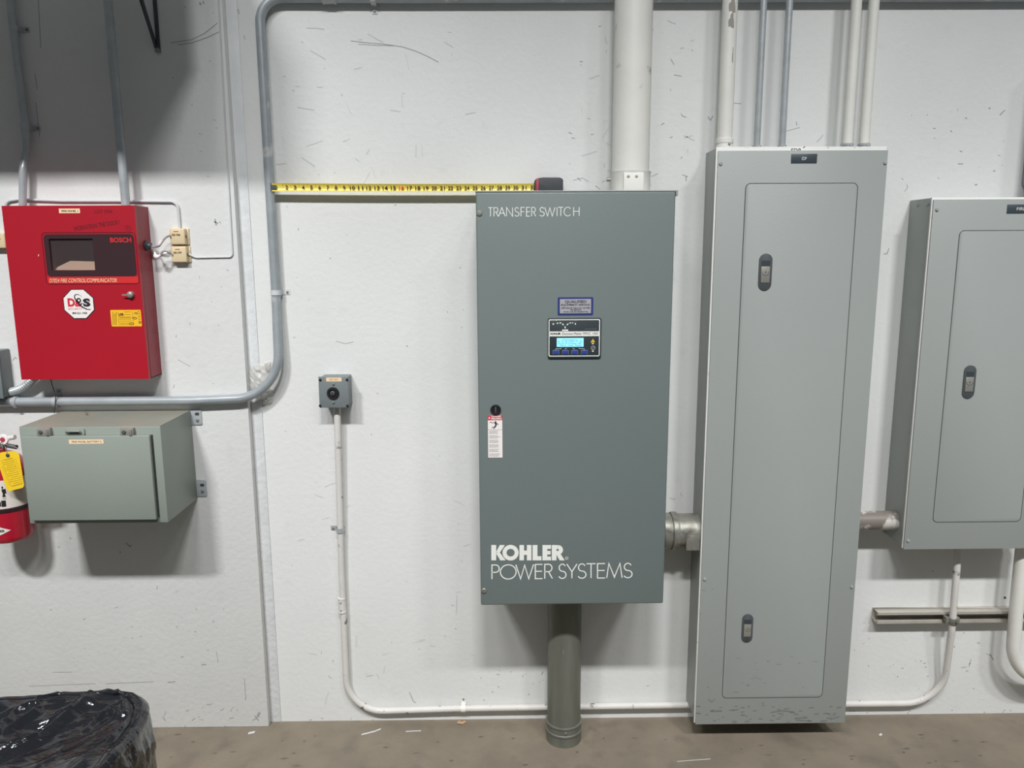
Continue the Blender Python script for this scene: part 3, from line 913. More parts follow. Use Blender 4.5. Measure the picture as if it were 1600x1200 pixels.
dc = .017
t = thing('conduit', 'long white conduit from the key switch box along the floor to the right panelboard', 'conduit', at(541, 1108, dc))
pk = [at(527, 630, .032), at(527.3, 655, .03), at(533.8, 890, dc), at(543.2, 1112.5, dc), at(720, 1107, dc), at(1080, 1101.5, dc), at(1330, 1099.8, dc), at(1472, 1098.6, dc), at(1487, 985, .062), at(1498.5, 845, .062)]
pk[-1].z = rz0 - .0005
MB().tube(pk, .0112, 16, .125, 12).build('tube', M_PIPEW, t)
strap(t, at(531.4, 828, .0215), .0112, -1, m=M_GALV)
q = at(534.9, 945, dc)
MB().lathe([(.0118, -.028), (.0142, -.027), (.0142, -.021), (.013, -.020), (.013, .020), (.0142, .021), (.0142, .027), (.0118, .028)], q, 'z', 18).build('coupling', M_PIPEW, t)
for dz in (-.014, .014):
    screw(t, q.x - .003, q.z + dz, dc + .012, .0035, m=M_GALV)
strap(t, at(724, 1107, dc), .0112, 1, vertical=False, m=M_PIPE)

# strut channel with its clamp
SD = 0.042
q0 = at(1371.5, 962, SD)
zt = at(1371.5, 957.5, SD).z; zb = zt - .041
sx0, sx1 = (at(1363, 953, 0.0).x + q0.x) / 2, 2.6
t = thing('strut_channel', 'horizontal steel strut channel fixed to the wall below the right panelboard', 'strut', (sx0, 0, zb))
b = MB()
b.box(sx0, sx1, 0, .0025, zb, zt)
b.box(sx0, sx1, 0, SD, zt - .0025, zt)
b.box(sx0, sx1, 0, SD, zb, zb + .0025)
b.box(sx0, sx1, SD - .0025, SD, zt - .0105, zt)
b.box(sx0, sx1, SD - .0025, SD, zb, zb + .0105)
b.box(sx0, sx1, SD - .010, SD, zt - .0105, zt - .0085)
b.box(sx0, sx1, SD - .010, SD, zb + .0085, zb + .0105)
b.build('channel', M_STRUT, t, bevel=.0006)
q = at(1488.8, 970, .062)
t = thing('pipe_clamp', 'small steel strut clamp holding the white conduit below the right panelboard', 'clamp', q)
b = MB()
b.lathe([(.0125, -.012), (.0145, -.012), (.0145, .012), (.0125, .012)], q, 'z', 18)
b.box(q.x - .024, q.x - .012, SD, .064, q.z - .012, q.z + .012)
b.box(q.x + .012, q.x + .022, SD, .066, q.z - .012, q.z + .012)
b.build('band', M_STEEL, t, bevel=.001)
screw(t, q.x + .006, q.z, .0765, .005)

# wide conduit at right edge
pts = [Vector((at(1597, 862, .075).x, -.075, rz0 - .0005)), at(1596, 862, .075), at(1588, 950, .075), at(1577, 1085, .075), at(1760, 1078, .075)]
t = thing('conduit', 'thick white conduit curving out of the photo at the lower right edge', 'conduit', pts[3])
MB().tube([pts[0], pts[2], at(1579, 1064, .075), at(1800, 1060, .075)], .0215, 20, .20, 14).build('tube', M_PIPE, t)
q = at(1597.5, 862, .075)
MB().lathe([(.0215, -.022), (.0245, -.021), (.0245, -.002), (.0215, -.001)], (at(1597, 862, .075).x, -.075, rz0), 'z', 20).build('connector', M_PIPE, t)
screw(t, at(1566 + 2, 934, .09).x + .005, at(1568, 934, .09).z, .0885, .004, m=M_DARKMET)

# large white pipe above the transfer switch
DP = .115
q0, q1 = at(991.3, -70, DP), at(984.6, 275, DP)
t = thing('pipe', 'thick white painted pipe rising from the top of the slate green transfer switch', 'pipe', (q1.x, -DP, kz1))
rP = abs(at(1015.8, 130, DP).x - at(957.2, 130, DP).x) / 2 * 1.0
cxp = (at(990.6, 0, DP).x + at(985, 260, DP).x) / 2
MB().tube([(cxp, -DP, q0.z), (cxp, -DP, kz1 + .003)], rP, 40).build('tube', M_PIPE, t)
zc = at(985, 268.5, DP).z
cl = MB().lathe([(rP, zc - .004), (rP + .0055, zc - .004), (rP + .0065, zc - .001), (rP + .0055, zc - .005), (rP + .0045, zc - .007), (rP + .0045, kz1 + .003), (rP, kz1 + .003)][::-1], (cxp, -DP, 0), 'z', 40).build('clamp', M_PIPE, t)
for px in (981.3, 994):
    q = at(px, 276, DP + rP)
    screw(cl, q.x, q.z, DP + rP + .002, .0065, name='bolt', m=M_LATCHL)
MB().box(cxp - rP * .52, cxp + rP * .55, DP + rP * .8, DP + rP + .0056, kz1 + .003, zc - .008).build('clamp_plate', M_PIPE, cl, bevel=.002)
q = at(949, 277, DP)
MB().lathe([(.006, 0), (.006, .012), (.004, .014)], (cxp - rP - .016, -DP, zc - .022), 'x', 12).build('bolt', M_LATCHL, cl)

# pipe from the transfer switch into the floor
DG = .110
cxg = (at(881, 1000, DG).x + at(881.5, 1140, DG).x) / 2
rG = abs(at(907.3, 1010, DG).x - at(855, 1010, DG).x) / 2
t = thing('pipe', 'thick dull zinc pipe running from the transfer switch down into the floor', 'pipe', (cxg, -DG, 0))
MB().tube([(cxg, -DG, 0), (cxg, -DG, kz0 + .0025)], rG, 40).build('tube', M_DULL, t)
MB().lathe([(rG, 0), (rG + .004, .001), (rG + .0028, .008), (rG + .0028, .034), (rG + .0055, .036), (rG + .0055, .042), (rG + .003, .044), (rG + .003, .064), (rG + .0055, .066), (rG + .0055, .070), (rG, .072)], (cxg, -DG, 0), 'z', 40).build('collar', M_DULL, t)
q = (cxg + .002, .054)
screw(t, q[0], q[1], DG + rG + .003, .006, name='bolt', m=M_DULL)

# nipple with locknuts between transfer switch and panelboard
DN = .077
zn = (at(1070, 829, DN).z)
rN = abs(at(1075, 803.5, DN).z - at(1075, 854.5, DN).z) / 2
t = thing('pipe', 'short steel pipe with a coupling ring between the transfer switch and tall panelboard', 'pipe', (kx1, -DN, zn))
MB().tube([(kx1 - .0035, -DN, zn), (mx0 + .0015, -DN, zn)], rN, 36).build('tube', M_STEEL, t)
xr = at(1047, 829, DN).x
MB().lathe([(rN, 0), (rN + .005, .001), (rN + .0062, .004), (rN + .0062, .018), (rN + .005, .021), (rN, .022)], (xr, -DN, zn), 'x', 36).build('coupling_ring', M_STEEL, t)
MB().lathe([(rN, 0), (rN + .003, .001), (rN + .003, .022), (rN, .023)], (xr - .027, -DN, zn), 'x', 36).build('coupling', M_STEEL, t)
MB().box(at(1066, 827, DN).x, mx0 - .0065, DN + rN * .85, DN + rN + .003, zn - .046, zn + .004).build('saddle', M_STEEL, t, bevel=.001)

DN2 = .072
zn2 = at(1365, 813, DN2).z
rN2 = abs(at(1365, 799, DN2).z - at(1365, 827, DN2).z) / 2
t = thing('pipe', 'short worn white pipe joining the tall panelboard to the right panelboard', 'pipe', (mx1, -DN2, zn2))
MB().tube([(mx1 - .0055, -DN2, zn2), (rx0 + .0015, -DN2, zn2)], rN2, 30).build('tube', mat('chipped_pipe', (206, 202, 194), rough=.45, dark=(126, 118, 110), dscale=16, dlo=.47, dhi=.53, bump=.1, bscale=60), t)

# five conduits into the top of the tall panelboard
DT = .070
def riser(label, xt, xb, pyb, wpx, m, conn, mc, ring=True):
    cx = (at(xt, 0, DT).x + at(xb, pyb, DT).x) / 2
    r = wpx * .5 * (at(1200, 100, DT).x - at(1199, 100, DT).x)
    t = thing('conduit', label, 'conduit', (cx, -DT, mz1 + .0115))
    MB().tube([(cx, -DT, at(xt, -60, DT).z), (cx, -DT, mz1 + .0115)], r, 22).build('tube', m, t)
    z0 = mz1 + .0115
    h = conn
    prof = [(r, 0), (r + .0035, .0005), (r + .0035, h * .30), (r + .0018, h * .34), (r + .0018, h * .55), (r + .0035, h * .58), (r + .0035, h * .92), (r, h)]
    c = MB().lathe(prof, (cx, -DT, z0), 'z', 22).build('connector', mc, t)
    screw(c, cx + r * .35, z0 + h * .45, DT + r + .002, .0042, m=M_LATCHL)
    return cx
riser('widest of the white conduits above the tall panelboard, with a dark stain near its top', 1141.8, 1131.8, 213, 23.6, M_PIPE, .034, M_PIPE)
cxs = (at(1141.8, 0, DT).x + at(1131.8, 213, DT).x) / 2
riser('left one of the two thin bare metal conduits above the tall panelboard', 1194.8, 1181.5, 225, 10.4, M_GALV, .014, M_GALV)
riser('right one of the two thin bare metal conduits above the tall panelboard', 1234.6, 1221.5, 222, 10.6, M_GALV, .014, M_GALV)
riser('left one of the two matching white conduits close together above the tall panelboard', 1339.2, 1323.5, 220, 15.8, M_PIPE, .018, M_GALV)
riser('rightmost white conduit above the tall panelboard, close beside a matching one', 1366.6, 1350, 220, 15.8, M_PIPE, .018, M_GALV)
# stain and chip on the widest one
w1 = [o for o in bpy.data.objects if o.get('label', '').startswith('widest of')][0]
rr = 23.6 * .5 * (at(1200, 100, DT).x - at(1199, 100, DT).x) + .0006
def on_cyl(cx, u, z): return (cx + rr * math.sin(u), -DT - rr * math.cos(u), z)
def cyl_blob(px, py, w, h, ph):
    b = MB()
    zc_ = at(px, py, DT + rr).z
    N = 18
    vs = [on_cyl(cxs, ph, zc_)]
    for k in range(N):
        a = 2 * math.pi * k / N
        rad = 1 + .25 * math.sin(3 * a + px) + .12 * math.sin(7 * a)
        vs.append(on_cyl(cxs, ph + w * math.cos(a) * rad, zc_ + h * math.sin(a) * rad))
    b.add(vs, [(0, 1 + k, 1 + (k + 1) % N) for k in range(N)])
    b.build('stain', M_SOOT, w1)
cyl_blob(1141, 8, .42, .022, .05)
cyl_blob(1141, 33, .35, .02, .0)
cyl_blob(1141, 87, .08, .022, .35)

# cabinet entering at the right edge
t = thing('junction_box', 'violet grey box barely entering at the right edge above the right panelboard', 'junction box', (1.9, 0, at(1596, 292, .12).z))
xj, zj = at(1595, 292, 0).x, at(1595, 290, 0).z
MB().box(xj, xj + .4, 0, .11, zj, zj + .36).build('body', M_CAB, t, bevel=.003)
MB().box(xj - .001, xj + .4, .11, .12, zj - .002, zj + .362).build('cover', M_CAB, t, bevel=.002)
MB().tube([(xj + .09, -.06, rz1 + .006), (xj + .09, -.06, zj + .002)], .021, 18).build('nipple', M_DARKMET, t)

# ================================================================== tape measure
TD = .0415
t = thing('tape_measure', 'tape measure lying on the transfer switch, its yellow blade stretched to the conduit', 'tape measure', at(857, 298, TD))
pa, pb = at(424.5, 292.4, TD), at(838, 293.0, TD)
hw = .0122
b = MB()
vs, fs = [], []
N = 40
prof = [(-1, .0), (-.6, .0028), (0, .0042), (.6, .0028), (1, .0)]
for i in range(N + 1):
    u = i / N
    p = pa.lerp(pb, u)
    sag = -.002 * 4 * u * (1 - u)
    for s_, dd in prof:
        vs.append((p.x, p.y + dd, p.z + s_ * hw + sag))
for i in range(N):
    for k in range(4):
        a = i * 5 + k
        fs.append((a, a + 5, a + 6, a + 1))
b.add(vs, fs)
bl = b.build('blade', M_YTAPE, t)
b, br = MB(), MB()
inch = .0254
x_at = lambda inches: at(448, 292, TD).x + (inches - 2) * inch
zmid = (pa.z + pb.z) / 2
for k in range(1, 32):
    xx = x_at(k)
    if xx > pb.x - .004: break
    u = (xx - pa.x) / (pb.x - pa.x)
    zz = pa.z + (pb.z - pa.z) * u - .008 * u * (1 - u)
    s_ = str(k)
    w = .0080 * len(s_)
    tgt = br if k == 16 else b
    if k > 1: tgt.text(s_, xx - w / 2, xx + w / 2, zz - .0062, zz + .0062, TD + .0003, bold=.02)
    b.ribbon([(xx + .0127, zz + hw * .95), (xx + .0127, zz + hw * .1)], .0006, TD + .0002)
    for j in range(1, 8):
        xj_ = xx + .0127 + inch * j / 8
        l_ = .5 if j == 4 else (.35 if j % 2 == 0 else .2)
        b.ribbon([(xj_, zz + hw * .95), (xj_, zz + hw * (.95 - l_))], .0004, TD + .0002)
        b.ribbon([(xj_, zz - hw * .95), (xj_, zz - hw * (.95 - l_ * .7))], .0004, TD + .0002)
xx = x_at(32); zz = pb.z
b.text('32', pb.x - .018, pb.x - .003, zz - .0062, zz + .0062, TD + .0003, bold=.02)
b.build('blade_print', M_INK, bl)
br.build('red_blade_print', M_REDTXT, bl)
MB().box(pa.x - .002, pa.x + .016, TD + .001, TD + .002, pa.z - .006, pa.z + .006).box(pa.x - .003, pa.x - .001, TD - .0008, TD + .003, pa.z - .0125, pa.z + .0125).build('hook', M_LATCH, t)
cx0, cx1 = at(835, 290, .065).x, at(880, 290, .065).x
cz1 = at(857, 277.2, .065).z
cz0 = kz1 + .003
def case_poly(x0, x1):
    return [(x0, cz0), (x1, cz0), (x1, cz1 - .008), (x1 - .004, cz1 - .002), (x1 - .012, cz1), (x0 + .026, cz1 + .0005), (x0 + .012, cz1 - .002), (x0 + .002, cz1 - .006), (x0, cz1 - .014)]
MB().prism(case_poly(cx0, cx1), .014, .064).build('case', M_CASE, t, bevel=.003, seg=3)
MB().prism([(cx0 + .006, cz0 + .001), (cx0 + .013, cz0 + .001), (cx0 + .0135, cz1 - .001), (cx0 + .006, cz1 - .0035), (cx0 + .0045, cz1 - .02)], .013, .0655).build('red_grip', M_CASERED, t, bevel=.0015)

# ================================================================== fire alarm panel
DA = WL + .092
fx0 = (at(2.5, 320, DA).x + at(33, 592.6, DA).x) / 2
fx1 = (at(211, 322.4, DA).x + at(231.6, 592.6, DA).x) / 2
fz1 = (at(2.5, 320, DA).z + at(211, 322.4, DA).z) / 2
fz0 = (at(33, 592.6, DA).z + at(231.6, 592.6, DA).z) / 2
t = thing('fire_alarm_panel', 'bright red fire alarm control panel with a dark display window on the left wall', 'fire alarm panel', ((fx0 + fx1) / 2, -WL, fz0))
# window opening
DF = DA + .0006
wx0, wx1, wz0, wz1 = (at(77, 373, DA).x + at(79.7, 422, DA).x) / 2, (at(145.3, 373, DA).x + at(148.8, 422.5, DA).x) / 2, at(110, 422.3, DA).z, at(110, 373, DA).z
# hollow body: back, sides, top, bottom
b = MB()
b.box(fx0 + .002, fx1, WL, WL + .003, fz0, fz1)
b.box(fx0 + .002, fx0 + .005, WL, DA - .014, fz0, fz1)
b.box(fx1 - .003, fx1, WL, DA - .014, fz0, fz1)
b.box(fx0 + .002, fx1, WL, DA - .014, fz1 - .003, fz1)
b.box(fx0 + .002, fx1, WL, DA - .014, fz0, fz0 + .003)
body = b.build('body', M_REDS, t, bevel=.0008)
# door with a window opening
b = MB()
b.box(fx0, wx0, DA - .014, DA, fz0, fz1)
b.box(wx1, fx1, DA - .014, DA, fz0, fz1)
b.box(wx0, wx1, DA - .014, DA, fz0, wz0)
b.box(wx0, wx1, DA - .014, DA, wz1, fz1)
fd = b.build('door', M_RED, t)
bx0, bx1 = (at(68.3, 366, DA).x + at(73.5, 431, DA).x) / 2, (at(209, 366, DA).x + at(214, 432.3, DA).x) / 2
bz1, bz0 = at(140, 366, DA).z, at(143, 432, DA).z
# printed border, dark fascia round the window, red strip below
ox0, ox1 = bx0 - .006, bx1 + .006
oz1, oz0 = bz1 + .006, at(143, 444.2, DA).z
MB().ring(rrect(ox0, ox1, oz0, oz1, .012), rrect(ox0 + .002, ox1 - .002, oz0 + .002, oz1 - .002, .010), DA - .001, DF).build('border_line', M_MAROON, fd)
MB().box(bx0 - .001, bx1 + .003, DA - .001, DF - .0002, oz0 + .003, bz0 - .0005).build('red_strip', M_RED2, fd)
b = MB()
n = 6
outer = rrect(bx0, bx1, bz0, bz1, .012, n)
inner = rrect(wx0, wx1, wz0, wz1, .003, n)
b.ring(outer, inner, DA - .001, DF)
fa = b.build('window_fascia', M_SMOKE, fd)
# recess behind the pane
b = MB()
rd = WL + .012
b.box(wx0 - .004, wx1 + .004, rd - .002, rd, wz0 - .004, wz1 + .004)
b.box(wx0 - .004, wx0 + .0008, rd, DA - .0006, wz0, wz1)
b.box(wx1 - .0008, wx1 + .004, rd, DA - .0006, wz0, wz1)
b.box(wx0 + .0008, wx1 - .0008, rd, DA - .0006, wz1 - .0008, wz1 + .004)
b.build('window_recess', M_INSIDE, fd)
c_ = [at(80.2, 421.8, DA - .016), at(148.6, 422.2, DA - .016), at(147.6, 408.6, rd + .03), at(109.8, 407.6, rd + .03)]
off_ = Vector((0, .003, -.003))
MB().add([p for p in c_] + [p + off_ for p in c_], [(0, 1, 2, 3), (7, 6, 5, 4), (0, 4, 5, 1), (1, 5, 6, 2), (2, 6, 7, 3), (3, 7, 4, 0)]).build('circuit_board', M_BEIGEIN, fd)
MB().box(wx0 - .001, wx1 + .001, DA - .007, DA - .005, wz0 - .001, wz1 + .001).build('window_pane', M_GLASS, fd)
MB().textp('BOSCH', (171.6, 371.2), (205.4, 378.8), DF + .0004, bold=.03).build('maker_lettering', M_RED2, fd)
MB().textp('D7024 FIRE CONTROL/COMMUNICATOR', (76.8, 435.4), (182.4, 441), DF + .0006, slant=.2).build('model_lettering', M_CREAM, fd)
x0, x1, z0, z1 = prect((91.8, 326), (125.4, 333), DA)
lb = MB().box(x0, x1, DA, DA + .0005, z0, z1).build('label_tape', M_CREAM, fd)
b = MB()
b.textp('FIRE PANEL 1', (96, 328.3), (122, 331), DA + .0009, bold=.03)
b.build('label_print', M_INK, fd)
MB().textp('LOT 5706', (147.5, 328), (175.5, 333), DF).build('marker_writing', M_MARKER, fd)
b = MB()
p, q = at(115, 361, DF), at(187, 349.5, DF)
b.text('WORKATION THE DOOR !', p.x, q.x, p.z, p.z + .013, DF, rise=.020, bold=.012)
b.build('marker_writing', M_MARKER, fd)
b = MB()
q = at(200, 356.5, DF)
b.ribbon(circ(q.x, q.z, .009, .008, n=20), .0008, DF, closed=True)
b.text('JO', q.x - .005, q.x + .005, q.z - .004, q.z + .004, DF)
b.build('marker_writing', M_MARKER, fd)
# octagon sticker
oc = ((at(99, 475, DA).x + at(147.5, 475, DA).x) / 2, (at(123, 452, DA).z + at(123, 497.8, DA).z) / 2)
ro = abs(at(147.5, 475, DA).x - at(99, 475, DA).x) / 2 / math.cos(math.pi / 8)
octp = lambda r: [(oc[0] + r * math.cos(math.radians(22.5 + 45 * k)), oc[1] + r * .97 * math.sin(math.radians(22.5 + 45 * k))) for k in range(8)]
st = MB().prism(octp(ro), DA - .0005, DF).build('octagon_sticker', M_INK, fd)
MB().flat(octp(ro * .94), DF + .0003).build('sticker_face', M_STICK, fd)
D2 = DF + .0006
def sp(u, v):
    """sticker point from its enlarged photo crop"""
    return at(90 + u / 11.43, 440 + v / 11.43, D2)
b, br = MB(), MB()
p, q = sp(172, 298), sp(318, 448)
br.text('D', p.x, q.x, q.z, p.z, D2, bold=.05)
p, q = sp(300, 330), sp(420, 450)
br.text('&', p.x, q.x, q.z, p.z, D2 + .0001, bold=.05)
p, q = sp(185, 472), sp(440, 503)
br.text('SECURITY', p.x, q.x, q.z, p.z, D2)
br.build('red_sticker_lettering', M_REDTXT, fd)
p, q = sp(445, 300), sp(592, 448)
b.text('S', p.x, q.x, q.z, p.z, D2 + .0002, bold=.06)
p, q = sp(262, 545), sp(528, 582)
b.text('809-521-1958', p.x, q.x, q.z, p.z, D2, bold=.03)
sw = [(430, 265), (380, 232), (330, 228), (300, 250), (308, 300), (345, 360), (400, 420), (460, 465), (530, 495), (580, 500), (592, 485)]
ws = [.0005, .0014, .0022, .0028, .0034, .004, .0042, .0038, .003, .0018, .0006]
for i in range(len(sw) - 1):
    p, q = sp(*sw[i]), sp(*sw[i + 1])
    b.ribbon([(p.x, p.z), (q.x, q.z)], (ws[i] + ws[i + 1]) / 2, D2 + .0003)
p = sp(378, 335)
b.ribbon(circ(p.x, p.z, .0052, .0056, n=20), .004, D2 + .0003, closed=True)
p, q = sp(400, 420), sp(440, 385)
b.ribbon([(p.x, p.z), (q.x, q.z)], .0035, D2 + .0003)
b.build('black_sticker_lettering', M_INK, fd)
# yellow inspection sticker
ya, yb = (at(172.5, 484, DA).x + at(174.5, 510, DA).x) / 2, (at(220.5, 484, DA).x + at(221.5, 510, DA).x) / 2
yz0, yz1 = at(197, 510, DA).z, at(197, 484.2, DA).z
ys = MB().prism(rrect(ya, yb, yz0, yz1, .003), DA - .0005, DF).build('inspection_sticker', M_YELLOW, fd)
b = MB()
D2 = DF + .0004
W_, H_ = yb - ya, yz1 - yz0
yp = lambda u, v: (ya + W_ * u, yz1 - H_ * v)
for k in range(3):
    p, q = yp(.05 + .055 * k, .9), yp(.085 + .055 * k, .12 + .1 * (k % 2))
    b.ribbon([p, q], .0012, D2)
b.text('LIVE', yp(.27, 0)[0], yp(.42, 0)[0], yp(0, .36)[1], yp(0, .2)[1], D2, bold=.06)
for v in (.12, .28, .42, .48, .56, .68, .8, .88):
    a_ = .28 if v > .3 else .45
    b.ribbon([yp(a_, v), yp(.66, v)], .0007, D2)
for u, v, rx in ((.84, .2, .0042), (.78, .5, .0062), (.66, .84, .0066), (.95, .76, .003)):
    c = yp(u, v)
    b.ribbon(circ(c[0], c[1], rx, .0028, n=16), .0015, D2, closed=True)
for k in range(8):
    b.ribbon([yp(.9, .1 + .1 * k), yp(.97, .1 + .1 * k)], .0009, D2)
    b.ribbon([yp(.7, .14 + .1 * k), yp(.75, .14 + .1 * k)], .0007, D2)
b.ribbon([yp(.25, .1), yp(.25, .92)], .0006, D2)
b.build('sticker_print', M_INK, ys)
# lock with key
q = at(205, 460.5, DA)
lk = MB().lathe([(.0105, 0), (.0105, .006), (.009, .011), (.004, .013)], (q.x, -DA, q.z), 'y', 20).build('lock', M_STEEL, fd)
MB().box(q.x - .022, q.x - .002, DA + .012, DA + .0135, q.z - .002, q.z + .0025).build('key', M_BRASS, t)
# knockouts and holes on the right side
b = MB()
for dz, dd, r in ((.20, .06, .0105), (.145, .055, .0115), (.355, .05, .009), (.09, .05, .009)):
    cz = fz0 + dz
    N = 18
    b.add([(fx1 + .0004, -(dd + (r * s_) * math.cos(2 * math.pi * k / N)), cz + (r * s_) * math.sin(2 * math.pi * k / N)) for s_ in (1, .87) for k in range(N)],
          [(k, (k + 1) % N, N + (k + 1) % N, N + k) for k in range(N)])
for k in range(14):
    cz = fz0 + .03 + k * .036
    dd = WL + .02 + (k * 7 % 5) * .011
    b.add([(fx1 + .0005, -dd, cz - .002), (fx1 + .0005, -dd - .003, cz), (fx1 + .0005, -dd, cz + .002), (fx1 + .0005, -dd + .003, cz)], [(0, 1, 2, 3)])
b.build('knockout', M_MAROON, body)
qc = Vector((fx1, -(WL + .035), at(237, 384, WL + .035).z))
MB().lathe([(.014, 0), (.016, .002), (.016, .006), (.011, .009), (.009, .016)], qc, 'x', 20).build('cable_gland', M_DARKMET, t)
# small white chip on the door
q = at(60.5, 399.5, DF)
MB().ribbon([(q.x - .002, q.z - .002), (q.x, q.z), (q.x, q.z + .004)], .0014, DF).build('paint_chip', M_STICK, fd)

# ================================================================== jack boxes and wires
def jack(label, a, c, right, writing):
    d = WL + .024
    x0, x1, z0, z1 = prect(a, c, d)
    t = thing('phone_jack', label, 'jack box', ((x0 + x1) / 2, -WL, z0), 'beige phone jacks')
    MB().box(x0, x1 + .006, WL, WL + .005, z0, z1).build('base', M_BEIGE, t, bevel=.001)
    cv = MB().box(x0 + .001, x1, WL + .004, d, z0, z1).build('cover', M_BEIGE, t, bevel=.004, seg=3)
    w, h = x1 - x0, z1 - z0
    lb = MB().box(x0 + w * .18, x0 + w * .74, d, d + .0005, z1 - h * .28, z1 - h * .1).build('label_tape', M_CREAM, t)
    MB().box(x0 + w * .3, x0 + w * .62, d + .0004, d + .0008, z1 - h * .215, z1 - h * .175).build('label_print', M_INK, lb)
    MB().text(writing, x0 + w * .17, x0 + w * .72, z1 - h * .46, z1 - h * .34, d + .0007, bold=.03).build('marker_writing', M_INK, t)
    MB().box(x1 - .0005, x1 + .0015, WL + .012, WL + .018, z0 + h * .42, z0 + h * .58).build('socket', M_DARKMET, t)
    return t
jack('beige phone jack right of the red panel, upper one of two', (263.5, 356.8), (289.5, 382.2), True, '525-1966')
jack('beige phone jack right of the red panel, lower one of two', (266, 384.8), (292, 410), True, '525-1797')
jack('beige phone jack at the left edge, partly behind the red panel', (-18, 364), (9, 388), True, '525-1800')

def cable(name, label, cat, pts, r, m, fil=.02):
    t = MB().tube(pts, r, 10, fil, 6).build(name, m)
    return tag(t, label, cat)
c0 = WL + .006
cable('cable', 'thin pale cable running over the top of the red panel to the upper phone jack', 'cable', [at(8, 330, c0), at(9.5, 314.5, c0), at(28, 311.5, c0), at(100, 314, c0), at(190, 314, c0), at(277.5, 315, c0), at(281, 358, c0)], .0042, M_CABLE, .022)
cable('cable', 'thin white cable dropping beside the wall joint to the lower phone jack', 'cable', [at(338.5, -40, c0 - .002), at(341.5, 5, c0 - .002), at(355, 250, c0 - .002), at(363.5, 401.5, c0 - .002), at(306, 402.5, c0 - .002), at(294, 397, c0 + .004)], .0024, M_CABLE, .012)
g = WL + .03
t = thing('telephone_cable', 'twisted grey phone cord from the red panel to the upper phone jack', 'cord', at(262, 369, g))
MB().tube([qc + Vector((.012, 0, 0)), at(243, 386, g), at(249, 384.5, g + .01), at(254, 377, g + .01), at(259, 370.5, g), at(266, 368, g)], .0032, 10, .015, 6).build('wire', M_CORD, t)
MB().tube([at(248.2, 383.5, g + .011), at(250.5, 379.5, g + .011), at(252.8, 375.5, g + .011)], [.003, .0062, .004], 10).build('tape_wrap', M_FOIL, t)
t = thing('telephone_cable', 'looped grey phone cord taped in white leading to the lower phone jack', 'cord', at(262, 396, g))
MB().tube([qc + Vector((.012, -.004, -.004)), at(241.5, 391, g), at(242.5, 401, g + .012), at(249, 402.5, g + .02), at(252, 394, g + .02), at(258, 392.5, g + .01), at(268, 396.5, g)], .0032, 10, .015, 6).build('wire', M_CORD, t)
MB().tube([at(242.2, 394, g + .014), at(242.2, 400, g + .017), at(247, 401.5, g + .021), at(251, 397.5, g + .022)], [.003, .0075, .0072, .003], 10, .01).build('tape_wrap', M_FOIL, t)
MB().tube([at(255.5, 395.5, g + .012), at(261, 395.8, g + .012)], [.0055, .003], 10).build('tape_wrap', M_FOIL, t)
cable('wire', 'thin dark wire hanging from the red panel down to the battery box', 'wire', [at(78, 585, .07), at(81, 600, .075), at(87, 618, .07), at(86, 638, .066), at(84.5, 645, .06)], .0014, M_DARKMET, .02)

# ================================================================== battery box
DBX = WL + .232
bx0 = (at(28, 667.8, DBX).x + at(46.7, 819.5, DBX).x) / 2
bx1 = (at(250.8, 666.7, DBX).x + at(259, 816, DBX).x) / 2
bx1 = at(256, 740, DBX).x
bz1 = (at(28, 667.8, DBX).z + at(250.8, 666.7, DBX).z) / 2
bz0 = at(255, 817, DBX).z
t = thing('battery_box', 'deep sage grey metal battery box with a hinged front lid under the red panel', 'battery box', ((bx0 + bx1) / 2, -WL, bz0))
b = MB()
b.box(bx0, bx1, WL, DBX - .002, bz0, bz1)
bb_ = b.build('body', M_BATT, t, bevel=.003)
MB().box(bx0 + .001, bx1 - .001, WL + .002, DBX - .004, bz1 - .001, bz1 + .0012).build('top_panel', M_BATT_TOP, t)
lx0 = (at(32, 682, DBX + .016).x + at(48, 813.7, DBX + .016).x) / 2
lx1 = (at(233, 680.7, DBX + .016).x + at(244, 812, DBX + .016).x) / 2
lz1, lz0 = at(130, 681.6, DBX + .016).z, at(140, 813.2, DBX + .016).z
MB().box(lx0 + .004, lx1 + .003, DBX - .003, DBX + .001, lz0 + .004, lz1 - .001).build('gasket', M_GAP, t)
ld = MB().box(lx0, lx1, DBX + .001, DBX + .016, lz0, lz1).build('lid', M_BATT, t, bevel=.003)
x0, x1, z0, z1 = prect((107.4, 687), (162, 693.2), DBX + .016)
lb = MB().box(x0, x1, DBX + .016, DBX + .0165, z0, z1).build('label_tape', M_CREAM, ld)
MB().textp('FIRE PANEL BATTERY 2', (112, 688.9), (158.5, 691.4), DBX + .0169, bold=.02).build('label_lettering', M_GREYINK, t)
for px in (71.5, 201):
    q = at(px, 673.5, DBX)
    c = MB().box(q.x - .019, q.x + .019, DBX - .002, DBX + .014, q.z - .012, q.z + .011).build('latch_clip', M_LATCHL, t, bevel=.0015)
    MB().box(q.x + .009, q.x + .016, DBX + .013, DBX + .018, q.z - .011, q.z + .010).build('clip_tab', M_BRASS, c, bevel=.001)
    screw(c, q.x - .007, q.z, DBX + .014, .006, m=M_LATCH)
q = at(118, 675, DBX)
hp = MB().prism(rrect(q.x - .030, q.x + .028, q.z - .010, q.z + .012, .006), DBX - .002, DBX + .003).build('hasp', M_BATT, t, bevel=.001)
MB().tube([(q.x - .022, -DBX - .004, q.z - .003), (q.x - .022, -DBX - .012, q.z + .005), (q.x + .018, -DBX - .012, q.z + .005), (q.x + .018, -DBX - .004, q.z - .003)], .0028, 8, .004).build('staple', M_LATCHL, hp)
MB().box(q.x - .016, q.x + .012, DBX + .002, DBX + .0035, q.z - .006, q.z + .001).build('slot', M_LATCH, hp)
